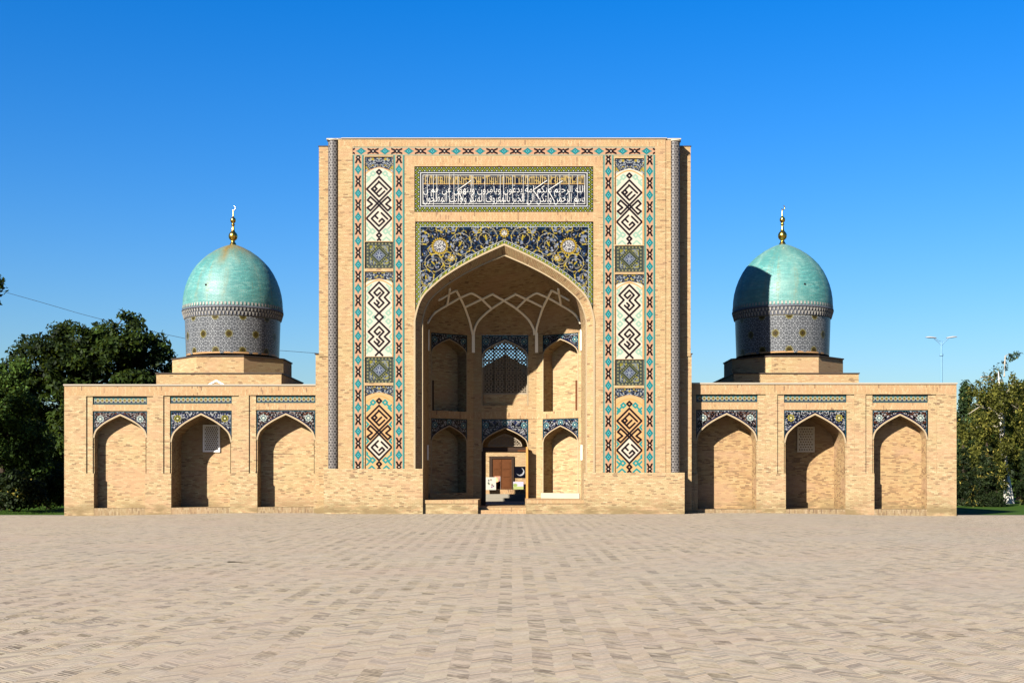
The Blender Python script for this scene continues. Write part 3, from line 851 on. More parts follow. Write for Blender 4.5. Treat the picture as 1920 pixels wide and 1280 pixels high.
# walls of the niche
def tile_sp(seed): return spandrel_small
for s in (-1, 1):
    mb = MB(); xa, ya = ax+s*a3, dR; xb, yb_ = ax+s*153.5/PX, 165/PX
    mb.poly([(xa,ya,0),(xb,yb_,0),(xb,yb_,ZS),(xa,ya,ZS)], 0)
    mb.build('niche_side_wall', M['brick_portal'], mad)
def facet(p0, p1, n_, margins, levels, name, depth, is_back=False):
    o = Vector((ax+p0[0], p0[1], 0)); e = Vector((ax+p1[0], p1[1], 0)); L = (e-o).length; ux = (e-o)/L
    fr = Frame(o, ux, n_)
    u0, u1 = margins[0]*L, (1-margins[1])*L; cx = (u0+u1)/2; a = (u1-u0)/2
    mb = MB(); rects = []
    for lv in levels:
        rects.append((u0, u1, lv['zb'], lv['zt'], None))
    rects.append((0, L, 4.72, 5.08, -.02, 1))
    relief(mb, fr, 0, L, -.1, ZS+.02, rects, 0.0, 0)
    wall = mb.build('niche_wall', [M['brick_portal'], M['soldier']], mad)
    for lv in levels:
        dp = lv.get('dep', depth)
        m2 = MB(); w = .05; zs, rise = lv['zs'], lv['za']-lv['zs']
        reveal(m2, fr, cx, a-w, zs, rise-w*1.15, lv['zb'], 0.0, dp, 0)
        if not lv.get('open'):
            back_wall(m2, fr, cx, a-w, zs, rise-w*1.15, lv['zb'], dp, 0)
        floor_quad(m2, fr, u0, u1, lv['zb'], 0, dp, 0)
        nic = m2.build(lv.get('name', 'niche'), M['brick_in'], mad)
        rim_mesh(fr, cx, a, zs, rise, lv['zb'], w, -.012, .03, M['rim'], 'arch_rim', nic)
        hw = a/.025
        spandrel_sheet('tile_spandrel', fr, cx, a, zs, rise, lv['zt'], .012, spandrel_small(lv['seed'], (110,160,170), hw, False, (hw-9, 13, 5.5), True), nic, .016)
        lv['fr'] = fr; lv['cx'] = cx; lv['a'] = a
    return fr, cx, a
inw = .7071
nl = Vector((-60,88.5,0)).normalized()
up = dict(zb=5.08, zs=7.95, za=8.76, zt=9.0, seed=71); lo = dict(zb=.93, zs=3.5, za=4.36, zt=4.70, seed=74)
facet(O[1], O[2], Vector((-60,88.5,0)).normalized(), (.06,.14), [dict(up), dict(lo, seed=75)], 'l', .85)
fR = facet(O[3], O[4], Vector((60,88.5,0)).normalized(), (.14,.06), [dict(up, seed=72), dict(lo, seed=76)], 'r', .85)
upb = dict(zb=5.42, zs=7.9, za=8.80, zt=9.02, seed=73, open=True, dep=.45, name='window_niche'); lob = dict(zb=.28, zs=3.35, za=4.28, zt=4.72, seed=77, open=True, dep=1.2, name='doorway')
fB = facet(O[2], O[3], Vector((0,1,0)), (.13,.13), [upb, lob], 'b', .5, True)

def lattice(fr, cx, a, zs, rise, zb, dep, pitch, bar, name, parent, mat, frame_w=.05, every=1):
    """pierced screen filling an arch: diagonal and upright bars clipped by the arch"""
    mb = MB()
    def ztop(u): return float(arch_z(u, cx, a, zs, rise))
    def seg_box(u0,z0,u1,z1,w):
        dx, dz = u1-u0, z1-z0; L = math.hypot(dx,dz)
        if L < 1e-4: return
        px, pz = -dz/L*w/2, dx/L*w/2
        A = [fr.p(u0+px,z0+pz,dep),fr.p(u1+px,z1+pz,dep),fr.p(u1-px,z1-pz,dep),fr.p(u0-px,z0-pz,dep)]
        B = [fr.p(u0+px,z0+pz,dep+.03),fr.p(u1+px,z1+pz,dep+.03),fr.p(u1-px,z1-pz,dep+.03),fr.p(u0-px,z0-pz,dep+.03)]
        mb.poly(A); mb.poly([A[1],A[0],B[0],B[1]]); mb.poly([A[3],A[2],B[2],B[3]])
    zm = zs+rise
    def clip_line(u0,z0,du,dz,n=160):
        on = None
        for k in range(n+1):
            t = k/n; u, z = u0+du*t, z0+dz*t
            ins = abs(u-cx) < a and zb < z < ztop(u)
            if ins and on is None: on = (u,z)
            if on is not None and (not ins or k == n):
                seg_box(on[0],on[1],u,z,bar); on = None
    H = zm-zb; W = 2*a
    k = -int(H/pitch)-1
    while k*pitch < W+H:
        s = cx-a+k*pitch
        clip_line(s, zb, H, H); clip_line(s, zm, H, -H); k += 1
    nv = int(W/pitch)
    for i in range(every, nv, every): clip_line(cx-a+W*i/nv, zb, 0, H)
    nh = int(H/pitch)
    for i in range(every, nh, every): clip_line(cx-a, zb+H*i/nh, W, 0)
    o = arch_pts(cx, a, zs, rise, zb); i_ = arch_pts(cx, a-frame_w, zs, rise-frame_w, zb)
    mb.loft([[fr.p(u,z,dep-.01) for u,z in i_],[fr.p(u,z,dep-.01) for u,z in o]])
    mb.box(*([fr.p(cx-a,0,0)[0], fr.p(cx+a,0,0)[0]]), fr.p(cx,0,dep-.02)[1], fr.p(cx,0,dep+.03)[1], zb, zb+.06)
    return mb.build(name, mat, parent)
frB, cxB, aB = fB
win = lattice(frB, cxB, aB-.06, 7.9, .82, 6.0, .3, .19, .06, 'lattice_window', mad, M['lattice'], every=3)
# room behind the window with a gabled inner screen
mb = MB()
xB = fr_x = frB.p(cxB,0,0)[0]; yB = 225/PX
mb.box(xB-1.25, xB+1.25, yB+.46, yb-.03, 5.3, 9.7, 0, 'fb')
mb.build('window_room', M['brick_in'], mad)
mb = MB()
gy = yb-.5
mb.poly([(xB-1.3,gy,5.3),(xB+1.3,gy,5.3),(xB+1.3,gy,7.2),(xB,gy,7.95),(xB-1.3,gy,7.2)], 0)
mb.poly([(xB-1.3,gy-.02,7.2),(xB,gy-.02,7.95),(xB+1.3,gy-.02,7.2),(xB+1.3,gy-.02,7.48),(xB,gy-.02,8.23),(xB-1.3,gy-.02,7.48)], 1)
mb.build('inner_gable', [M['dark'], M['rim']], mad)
# sill under the window
mb = MB(); mb.box(xB-aB+.06, xB+aB-.06, yB+.26, yB+.42, 5.43, 6.0); mb.build('window_parapet', M['brick_in'], mad)

# doorway: beam, lattice light over it, passage, open leaf
mb = MB(); mb.box(xB-aB+.04, xB+aB-.04, yB+.05, yB+.25, wz(846,230), wz(838.5,230)); mb.build('door_beam', M['wood_dark'], mad)
lattice(frB, cxB, aB-.32, 3.36, .62, 3.32, .5, .17, .03, 'fanlight', mad, M['lattice'], every=2)
mb = MB()
mb.box(xB-aB+.05, xB+aB-.05, yB+1.19, yb, 0.27, 3.05, 0, 'fbu')
mb.box(xB-1.45, xB+1.45, yB+1.19, yb, 4.4, 4.5, 0)
mb.build('passage', M['brick_in'], mad)
mb = MB()
xr = xB+aB-.05
mb.box(xr-.07, xr+.02, yB-.55, yB+.3, .3, wz(840,225)); mb.box(xr-.08, xr+.03, yB-.57, yB-.5, .28, wz(838,225))
mb.build('door_leaf', M['wood_pale'], mad)
mb = MB(); mb.box(xB-aB+.0, xB-aB+.2, yB-.02, yB+1.0, .28, wz(846,225)); mb.build('door_jamb', M['wood_dark'], mad)
mb = MB(); mb.box(xr-.5, xr+.18, yB-.1, yB-.04, wz(846,222), wz(843,222)); mb.build('lintel_rail', M['wood'], mad)

# little shutters in the flanks of the upper niches, white strips low on the side walls
def splay_box(p, L, frm, u0, u1, z0, z1, d0, d1, name, mat):
    m = MB(); c = [frm.p(u0,z0,d0),frm.p(u1,z0,d0),frm.p(u1,z0,d1),frm.p(u0,z0,d1)]; t = [frm.p(u0,z1,d0),frm.p(u1,z1,d0),frm.p(u1,z1,d1),frm.p(u0,z1,d1)]
    m.poly(c); m.poly(t)
    for i in range(4): j = (i+1) % 4; m.poly([c[i],c[j],t[j],t[i]])
    return m.build(name, mat, mad)
frR, cxR, aR = fR
splay_box(0, 0, frR, cxR+aR-.30, cxR+aR-.06, 5.1, 6.62, .2, .82, 'shutter', M['wood'])
oL = Vector((ax+O[1][0], O[1][1], 0)); eL = Vector((ax+O[2][0], O[2][1], 0)); LL = (eL-oL).length
frL = Frame(oL, (eL-oL)/LL, Vector((-60,88.5,0)).normalized())
splay_box(0, 0, frL, .06*LL+.06, .06*LL+.28, 5.1, 6.62, .2, .82, 'shutter', M['wood_dark'])
for s in (-1, 1):
    m = MB(); x = ax+s*154/PX
    m.box(min(x, x-s*.08), max(x, x-s*.08), 3.2, 3.34, wz(862,130), wz(834,130)); m.build('white_strip', M['plaster'], mad)

# floor of the niche: side platforms with a soldier course edge, sunk path between
def platform(x0, x1, y0, z1, name):
    m = MB(); m.box(x0, x1, y0, 5.9, -.2, z1-.16, 0); m.box(x0-.0, x1+.0, y0-.03, 5.9, z1-.16+.001, z1, 1)
    return m.build(name, [M['brick'], M['soldier']], mad)
platform(wx(793), wx(896), .06, wz(937,2), 'platform'); platform(wx(987), wx(1094.5), .06, wz(937,2), 'platform')
m = MB(); m.box(wx(896)+.004, wx(987)-.004, .9, yb, -.2, .28, 0); m.box(wx(896)+.01, wx(987)-.01, .25, .897, -.2, .17, 0); m.build('threshold', M['soldier'], mad)
m = MB(); m.box(ax+1.75, ax+3.6, 4.05, 4.11, .64, .91); 
splay_box(0,0,frR, .3, 2.6, .63, .92, -.05, .0, 'plaster_ledge', M['coping'])
splay_box(0,0,frL, .06, 2.2, .63, .92, -.05, .0, 'brick_ledge', M['brick_in'])

# ---------------------------------------------------------------- wings
dW = 60.0; YW = dW/PX
X_ = lambda px: wx(px, dW); Z_ = lambda py: wz(py, dW)
WF = Frame((0,YW,0),(1,0,0),(0,1,0))
def screen(name, x0, x1, z0, z1, y, nx, nz, r, mat, parent, fr_w=.07):
    """pierced slab: staggered round openings, with frame"""
    m = MB(); m.box(x0, x0+fr_w, y-.03, y+.05, z0, z1); m.box(x1-fr_w, x1, y-.03, y+.05, z0, z1)
    m.box(x0+fr_w, x1-fr_w, y-.03, y+.05, z0, z0+fr_w); m.box(x0+fr_w, x1-fr_w, y-.03, y+.05, z1-fr_w, z1)
    ix0, ix1, iz0, iz1 = x0+fr_w, x1-fr_w, z0+fr_w, z1-fr_w
    W = (ix1-ix0)/nx; H = (iz1-iz0)/nz
    for j in range(nz):
        off = .5 if j % 2 else 0.0
        xs = [ix0+(i+off)*W for i in range(-1, nx+1)]
        for xa in xs:
            xb = xa+W; xa_, xb_ = max(xa,ix0), min(xb,ix1)
            if xb_-xa_ < .004: continue
            za, zb_ = iz0+j*H, iz0+(j+1)*H
            if xb_-xa_ < W*.99:
                m.poly([(xa_,y,za),(xb_,y,za),(xb_,y,zb_),(xa_,y,zb_)]); continue
            cx, cz = (xa+xb)/2, (za+zb_)/2
            ring = [(cx+r*W*math.cos(R(60*k+30)), cz+r*W*math.sin(R(60*k+30))) for k in range(6)]
            cor = [(xb,cz+H*.0),(xb,zb_),(xa,zb_),(xa,cz),(xa,za),(xb,za)]
            order = [ring[0],ring[1],ring[2],ring[3],ring[4],ring[5]]
            outer = [(xb,zb_),(cx,zb_),(xa,zb_),(xa,za),(cx,za),(xb,za)]
            for k in range(6):
                k2 = (k+1) % 6
                a_, b_, c_, d_ = order[k], order[k2], outer[k2], outer[k]
                m.poly([(a_[0],y,a_[1]),(b_[0],y,b_[1]),(c_[0],y,c_[1]),(d_[0],y,d_[1])])
                m.poly([(a_[0],y,a_[1]),(b_[0],y,b_[1]),(b_[0],y+.05,b_[1]),(a_[0],y+.05,a_[1])])
    o = m.build(name, mat, parent)
    m = MB(); m.poly([(x0,y+.052,z0),(x1,y+.052,z0),(x1,y+.052,z1),(x0,y+.052,z1)]); m.build('dark_backing', M['dark'], o)  # black sheet painted in place of the unlit room behind the holes
    return o
#        arch x0,x1, outer recess x0,x1, bottom of recess, frieze y0,y1, spandrel top, crown, spring, sill y, depth(px), rosette
bays = [dict(x=(173,275), o=(161.5,287), f=(744,758), t=770, c=775.5, s=820, b=952, dep=24, ros=(176,190,182), rust=True),
        dict(x=(318,434), o=(306,448), f=(743,756), t=769, c=774, s=828, b=951, dep=72, ros=(150,140,50), rust=False),
        dict(x=(479.5,591), o=(466.5,600), f=(742,755), t=768, c=774, s=824, b=950, dep=36, ros=(186,200,190), rust=True),
        dict(x=(1305.5,1421), o=(1294,1436), f=(740.5,753.5), t=767.5, c=773.5, s=826, b=954, dep=44, ros=(186,200,190), rust=True),
        dict(x=(1470.5,1588), o=(1457.5,1602), f=(740.5,754), t=768, c=774, s=830, b=954, dep=84, ros=(176,160,60), rust=False),
        dict(x=(1636.5,1741), o=(1623,1756), f=(740.5,754.5), t=768, c=775, s=823, b=954, dep=32, ros=(186,200,190), rust=True)]
def wing(px0, px1, ytop, bl, name):
    mb = MB(); rects = [(X_(px0), X_(px1), Z_(ytop+19), Z_(ytop), 0.0, 1)]
    zrec = Z_(887); w = .075
    for b in bl:
        xo0, xo1 = max(X_(b['o'][0]), X_(px0)), min(X_(b['o'][1]), X_(px1))
        xa, xb = X_(b['x'][0]), X_(b['x'][1])
        rects.append((xo0, xo1, zrec, Z_(b['f'][0]-1.5), .06, None))
        rects.append((xa, xb, zrec, Z_(b['f'][0]-1.5), .12, None))
        rects.append((xa, xb, Z_(b['t']), Z_(b['f'][1]), .07, 1))
        rects.append((xa, xb, Z_(b['s']), Z_(b['t']), None))
        rects.append((xa+w, xb-w, zrec, Z_(b['s']), None))
        rects.append((xa+w, xb-w, Z_(b['b']), zrec, None))
        rects.append((xa+w, xb-w, -.5, Z_(b['b']), .01, 2))
    relief(mb, WF, X_(px0), X_(px1), -.5, Z_(ytop), rects, 0.0, 0)
    zt = Z_(ytop); xl, xr = X_(px0), X_(px1); yk = 13.5
    mb.poly([(xl,YW,-.5),(xl,yk,-.5),(xl,yk,zt),(xl,YW,zt)]); mb.poly([(xr,YW,-.5),(xr,yk,-.5),(xr,yk,zt),(xr,YW,zt)])
    mb.poly([(xl,yk,-.5),(xr,yk,-.5),(xr,yk,zt),(xl,yk,zt)]); mb.poly([(xl,YW,zt),(xr,YW,zt),(xr,yk,zt),(xl,yk,zt)], 3)
    wo = mb.build('wing', [M['brick'], M['soldier'], M['soldier_base'], M['roof']], mad)
    m = MB(); m.box(xl-.03, xr+.03, YW-.06, YW+.34, zt+.003, zt+.045); m.box(xl-.03, xr+.03, YW-.045, YW+.3, zt-.03, zt+.0025); m.build('wing_coping', M['coping'], mad)
    for b in bl:
        xa, xb = X_(b['x'][0]), X_(b['x'][1]); cx, a = (xa+xb)/2, (xb-xa)/2
        zs = Z_(b['s']); rise = Z_(b['c'])-zs; dp = b['dep']/PX
        m = MB(); zb = Z_(b['b'])
        reveal(m, WF, cx, a-w, zs, rise-w*1.2, zb, .09, dp, 0)
        back_wall(m, WF, cx, a-w, zs, rise-w*1.2, zb, dp, 0)
        floor_quad(m, WF, xa, xb, zb, 0.0, dp, 0)
        # cheeks from the pier face to the reveal below the recess
        for s in (-1, 1):
            u = cx+s*(a-w); m.poly([WF.p(u,zb,.0),WF.p(u,zb,.1),WF.p(u,zrec,.1),WF.p(u,zrec,.0)])
            u2 = cx+s*a; m.poly([WF.p(u,zrec,.0),WF.p(u2,zrec,.0),WF.p(u2,zrec,.12),WF.p(u,zrec,.12)])
        nic = m.build('arched_niche', M['brick_in' if cx < 0 else 'brick_in_warm'], mad)
        rim_mesh(WF, cx, a, zs, rise, zs-.01, w, .085, .125, M['rim'], 'arch_rim', nic)
        hw = a/.0257
        fr2 = Frame((0,YW,0),(1,0,0),(0,1,0))
        spandrel_sheet('tile_spandrel', fr2, cx, a, zs, rise, Z_(b['t']), .115, spandrel_small(80+int(b['x'][0])%37, b['ros'], hw, b['rust'], (hw-13.5, 15, 6.3)), nic, .016, .0257)
        panel('frieze', b['x'][0]+.3, b['x'][1]-.3, b['f'][0]-1.3, b['f'][1], dW, frieze_tile((b['x'][1]-b['x'][0])/2, (b['f'][1]-b['f'][0])/2+.6), nic, .55, Y=YW+.115)
        b['nic'] = nic; b['Y'] = YW+dp
    return wo
wing(120.5, 597, 722, bays[:3], 'left'); wing(1291, 1793.5, 719, bays[3:], 'right')
kk = lambda px, d: wx(px, d)
d2 = dW+72
screen('lattice_screen', wx(381,d2), wx(413,d2), wz(847,d2), wz(796,d2), bays[1]['Y']-.05, 7, 12, .47, M['screen_white'], bays[1]['nic'], .085)
screen('lattice_screen', wx(1497,d2), wx(1529.5,d2), wz(847,d2), wz(799,d2), bays[4]['Y']-.05, 6, 9, .36, M['screen_stone'], bays[4]['nic'], .06)

# ---------------------------------------------------------------- domed chambers
def dome_mat(stain):
    m, nt, b = new_mat('turquoise_tile'); g = NT(nt)
    tc = g.n('ShaderNodeTexCoord'); sp = g.n('ShaderNodeSeparateXYZ'); g.l(tc.outputs['Object'], sp.inputs[0])
    th = g.math('ARCTAN2', sp.outputs[1], sp.outputs[0]); v = sp.outputs[2]
    u = g.math('MULTIPLY', th, 2.6); vec = g.comb(u, v, 0)
    bt = g.n('ShaderNodeTexBrick'); g.l(vec, bt.inputs['Vector'])
    bt.inputs['Scale'].default_value = 1; bt.inputs['Brick Width'].default_value = .22; bt.inputs['Row Height'].default_value = .075
    bt.inputs['Mortar Size'].default_value = .006; bt.inputs['Mortar Smooth'].default_value = .3
    bt.inputs['Color1'].default_value = CA((.085,.385,.355)); bt.inputs['Color2'].default_value = CA((.135,.50,.46)); bt.inputs['Mortar'].default_value = CA((.15,.24,.19))
    rw = g.math('FLOOR', g.math('DIVIDE', v, .075)); cl = g.math('FLOOR', g.math('ADD', g.math('DIVIDE', u, .22), g.math('MULTIPLY', g.white(g.comb(rw,1.0,1.0)).outputs['Value'], 1.0)))
    tv = g.white(g.comb(cl, rw, 3.0)).outputs['Value']
    n1 = g.noise(g.comb(g.math('MULTIPLY',u,1.6), g.math('MULTIPLY',v,9.0), 0), 1.0, 3)
    c0 = g.mix(g.math('MULTIPLY', g.ramp(tv,.55,1.0), .55), bt.outputs['Color'], CA((.06,.25,.24)))
    c0 = g.mix(g.math('MULTIPLY', g.ramp(tv,.25,.0), .5), c0, CA((.36,.60,.53)))
    col = g.mix(g.math('MULTIPLY', g.ramp(n1,.48,.62), .6), c0, CA((.06,.27,.27)))
    n2 = g.noise(g.comb(u, g.math('MULTIPLY',v,.6), 3), .9, 5)
    col = g.mix(g.math('MULTIPLY', g.ramp(n2,.46,.66), .55), col, CA((.26,.48,.41)))
    # rusty runs that start at the finial and weathered vertical streaks
    n3 = g.noise(g.comb(g.math('MULTIPLY',u,2.6), g.math('MULTIPLY',v,.22), 5), 1.0, 4)
    n4 = g.noise(vec, 7.0, 4)
    st = g.math('MULTIPLY', g.ramp(n3,.54,.68), g.ramp(n4,.35,.65))
    col = g.mix(g.math('MULTIPLY', st, .75), col, CA((.27,.29,.15)))
    rad = g.math('SQRT', g.math('ADD', g.math('POWER', sp.outputs[0], 2), g.math('POWER', sp.outputs[1], 2)))
    top = g.math('MULTIPLY', g.ramp(g.math('ADD', rad, g.math('MULTIPLY', n3, 1.9)), 2.9, 1.7), g.ramp(n4,.30,.46))
    col = g.mix(g.math('MULTIPLY', top, stain), col, CA((.33,.23,.05)))
    dth = g.math('ADD', g.math('ABSOLUTE', g.math('ADD', th, 1.68)), g.math('MULTIPLY', n4, .16))
    run = g.math('MULTIPLY', g.ramp(dth, .30, .12), g.ramp(g.math('ADD', v, g.math('MULTIPLY', n4, .5)), 2.2, 3.4))
    col = g.mix(g.math('MULTIPLY', run, stain), col, CA((.30,.20,.04)))
    d2 = g.noise(g.comb(g.math('MULTIPLY', u, .8), g.math('MULTIPLY', v, .9), 11), 1.0, 5)
    col = g.mix(g.math('MULTIPLY', g.ramp(d2, .48, .62), .5), col, CA((.07,.29,.27)))
    g.l(col, b.inputs['Base Color']); b.inputs['Specular IOR Level'].default_value = .3
    g.setin(b.inputs['Roughness'], g.math('ADD', .36, g.math('MULTIPLY', n4, .35)))
    bp = g.n('ShaderNodeBump'); bp.inputs['Strength'].default_value = .45; bp.inputs['Distance'].default_value = .02
    g.l(g.math('ADD', g.math('SUBTRACT', 1, bt.outputs['Fac']), n4), bp.inputs['Height']); g.l(bp.outputs[0], b.inputs['Normal'])
    return m
M['dome_l'] = dome_mat(.9); M['dome_r'] = dome_mat(.12)
dD = 400.0; kD = (1+dD/D)/PX
def chamber(cx_px, top_py, rot, ytop_adj, name):
    cx = wx(cx_px, dD); cy = dD/PX
    zof = lambda zz: wz(370+ytop_adj+zz/3.879, dD)       # heights read on the left dome
    rad = lambda r: r/3.879*kD*.99
    prof = [(8,343),(40,352),(75,366),(130,394),(185,432),(225,468),(262,508),(292,552),(318,604),(337,655),(350,705),(357,752),(359.5,795),(358,830)]
    # denser by interpolation
    q = np.array(prof, float); tt = np.linspace(0, len(q)-1, 70)
    pr = [(rad(np.interp(t, range(len(q)), q[:,0])), zof(np.interp(t, range(len(q)), q[:,1]))) for t in tt]
    m = MB(); m.lathe(pr, cx, cy, 96)
    dome = m.build('dome', M['dome_l' if cx_px < 900 else 'dome_r'], mad, (cx, cy, zof(830)), smooth=True)
    # the vent hole
    a_ = R(-90+(-20 if cx_px < 900 else 14)); rr_ = rad(347)
    m = MB(); hx, hy, hz = cx+rr_*math.cos(a_), cy+rr_*math.sin(a_), zof(686)
    m.box(hx-.045, hx+.045, hy-.02, hy+.12, hz-.045, hz+.045); m.build('vent_hole', M['dark'], dome)
    # muqarnas cornice: ring and small brackets
    m = MB()
    m.lathe([(rad(357),zof(828)),(rad(364),zof(832)),(rad(366),zof(842)),(rad(358),zof(848)),(rad(352),zof(872)),(rad(346),zof(900)),(rad(340),zof(902))], cx, cy, 96)
    cor = m.build('cornice', plain('cornice_tile', (.16,.17,.20), .6, 0, .3, 9), dome)
    m = MB(); n = 84
    for k in range(n):
        t = 2*math.pi*k/n
        def pt(r, z, dt): return (cx+rad(r)*math.cos(t+dt), cy+rad(r)*math.sin(t+dt), zof(z))
        w_ = .020
        for (za, zb_, ra, rb) in ((848,868,365,359),(872,896,358,351)):
            off = 0 if za < 860 else math.pi/n
            A_ = [pt(ra,za,off-w_),pt(ra,za,off+w_),pt(rb,zb_,off+w_*.35),pt(rb,zb_,off-w_*.35)]
            B_ = [pt(348,za,off-w_),pt(348,za,off+w_),pt(345,zb_,off+w_*.35),pt(345,zb_,off-w_*.35)]
            m.poly(A_)
            for i in range(4): j = (i+1) % 4; m.poly([A_[i],A_[j],B_[j],B_[i]])
        if k % 1 == 0:
            m.poly([pt(361.5,806,-.018),pt(361.5,806,.018),pt(363,826,.018),pt(363,826,-.018)])
    m.build('cornice_brackets', plain('cornice_bracket_tile', (.52,.49,.44), .6, 0, .3, 9), dome)
    # drum
    n = 420; zt_, zb_ = zof(900), zof(1165); nz = 110
    th = np.linspace(0, 2*np.pi, n, endpoint=False); zz = np.linspace(zt_, zb_, nz)
    T, Z = np.meshgrid(th, zz); rr = rad(343)+(Z-zt_)/(zb_-zt_)*(rad(334)-rad(343))
    P = np.stack([cx+rr*np.cos(T), cy+rr*np.sin(T), Z], -1)
    rp = 88.0; nper = 11; Xp = (T+R(90)+rot)*rp; per = 2*np.pi*rp/(nper*5)
    Yp = (zt_-Z)/kD
    C = girih_ring(Xp, Yp-33.0, per, 51)
    sp_ = 2*np.pi*rp/nper
    for k, yy in ((.5, 1.0), (0.0, 33.0), (.5, 63.0)):
        xx = np.mod(Xp-k*sp_+sp_/2, sp_)-sp_/2; rd = np.hypot(xx, Yp-yy); t_ = np.arctan2(Yp-yy, xx)
        edge = 6.8*(1+.18*np.cos(t_*10)); 
        C = put(C, aa(rd, edge, .8), (92,84,36)); C = put(C, aa(np.abs(rd-6.2), .9, .6)*(np.cos(t_*10) > -.2), (142,134,78)); C = put(C, aa(np.abs(rd-3.6), .8, .6), (70,56,30)); C = put(C, aa(rd, 1.6, .6), (30,26,40))
    C = put(C, ((Yp > 65.5) & (vnoise(Xp,Yp,9,9) > .35))*1.0, (206,160,112))
    C = put(C, (Yp < 1.2)*1.0, (150,142,110))
    grid_mesh('drum', P, lin(C), M['tile'], dome, (cx, cy, zb_), closed=True, flip=False)
    # finial
    m = MB()
    f = [(26,348),(22,338),(15,326),(12,318),(16,314),(27,303),(32,290),(32,276),(26,262),(15,250),(11,238),(9,215),(8,205),(14,203),(14,197),(8,195),(9,188),(17,180),(20,168),(18,156),(9,147),(6,143),(5,130),(3,98),(1,94)]
    m.lathe([(r/3.879*kD, zof(z)) for r, z in f], cx, cy, 24)
    fin = m.build('finial', M['gold'], dome, smooth=True)
    m = MB(); pts = []; rs_ = []
    for k in range(13):
        t = R(-150+k*20); pts.append((cx+.115*math.cos(t)+.02, cy, zof(78)+.115*math.sin(t))); rs_.append(.006+.024*math.sin(math.pi*k/12))
    m.tube(pts, rs_, 6); m.build('crescent', M['silver'] if cx_px < 900 else M['gold'], fin, smooth=True)
    # octagon
    zo0, zo1 = 7.0, 8.1; ap = 120/PX; m = MB()
    ang = [R(22.5+45*k) for k in range(8)]; Ro = ap/math.cos(R(22.5))
    b_ = [(cx+Ro*math.cos(t), cy+Ro*math.sin(t)) for t in ang]
    for k in range(8):
        (xa,ya),(xb,yb_) = b_[k], b_[(k+1)%8]; m.poly([(xa,ya,zo0),(xb,yb_,zo0),(xb,yb_,zo1),(xa,ya,zo1)])
    m.poly([(x,y,zo1) for x,y in b_])
    m.build('octagonal_base', M['brick_portal'], mad)
    m = MB(); R1 = Ro+.06
    c_ = [(cx+R1*math.cos(t), cy+R1*math.sin(t)) for t in ang]
    m.loft([[(x,y,zo1-.03) for x,y in c_],[(x,y,zo1+.03) for x,y in c_],[(cx+(x-cx)*.9,cy+(y-cy)*.9,zo1+.05) for x,y in c_]], 0, None, True)
    m.poly([(x,y,zo1-.031) for x,y in c_])
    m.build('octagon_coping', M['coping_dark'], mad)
    # square chamber
    h = 131/PX; zq = 7.13
    m = MB(); m.box(cx-h, cx+h, cy-h, cy+h, 5.9, zq); m.build('square_base', M['brick_portal'], mad)
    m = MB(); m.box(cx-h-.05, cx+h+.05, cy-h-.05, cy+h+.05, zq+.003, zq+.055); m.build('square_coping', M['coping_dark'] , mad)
    return cx, cy, h
cxl, cyl, hh = chamber(437, 459, R(-8), 0.0, 'l'); chamber(1467, 458, R(-12), -1.0, 'r')
# pale pointed arch showing over the left parapet
m = MB(); yq = cyl-hh-.03
for s in (-1, 1):
    m.poly([(wx(404,262),yq,wz(711,262)),(wx(404+s*21,262),yq,wz(723,262)),(wx(404+s*17,262),yq,wz(724,262)),(wx(404,262),yq,wz(714.5,262))])
    m.poly([(wx(404,262),yq,wz(711,262)),(wx(404+s*21,262),yq,wz(723,262)),(wx(404+s*21,262),yq+.1,wz(723,262)),(wx(404,262),yq+.1,wz(711,262))])
m.build('roof_arch_moulding', M['plaster'], mad)
# ================================================================ COURTYARD seen through the doorway
dC = 880.0; YC = dC/PX
tag(MB_o := (lambda m: (m.box(-11, 11, 8.05, YC-.8, .1, .24), m.build('courtyard_floor', M['roof']))[1])(MB()), kind='structure')
cy_b = empty('courtyard_building', (0, YC, 0.2))
tag(cy_b, 'pale brick courtyard building with carved double door, seen through the open doorway', 'building')
m = MB(); m.box(-12, 12, YC, YC+6, .2, 5.2); m.build('wall', M['brick_portal'], cy_b)
m = MB(); zp = wz(917, dC); m.box(-12, 12, YC-1.6, YC-.003, .2, zp, 0); m.box(-12, 12, YC-2.05, YC-1.603, .2, zp-.28, 1); m.box(-12, 12, YC-2.5, YC-2.053, .2, zp-.52, 1)
m.build('porch_step', [M['soldier'], plain('stone_step',(.42,.38,.30),.8)], cy_b)
xd = wx(940.5, dC); zt_ = wz(855, dC)
m = MB(); w2 = .80
m.box(xd-w2, xd-w2+.2, YC-.10, YC-.003, zp, zt_); m.box(xd+w2-.16, xd+w2, YC-.10, YC-.003, zp, zt_); m.box(xd-w2+.2, xd+w2-.16, YC-.10, YC-.003, zt_-.17, zt_)
fr = m.build('door_frame', M['wood_dark'], cy_b)
m = MB()
for s, (xa, xb) in enumerate(((xd-w2+.2, xd-.01), (xd+.012, xd+w2-.16))):
    m = MB(); m.box(xa, xb, YC-.05, YC-.004, zp+.01, zt_-.17)
    for (za, zb_) in ((.12,.72),(.80,1.22),(1.30,1.78)):
        for k in (0,):
            m.box(xa+.09, xb-.09, YC-.075, YC-.052, zp+za, zp+zb_)
            m.box(xa+.15, xb-.15, YC-.082, YC-.077, zp+za+.06, zp+zb_-.06)
    m.build('door_leaf', M['wood'], fr)

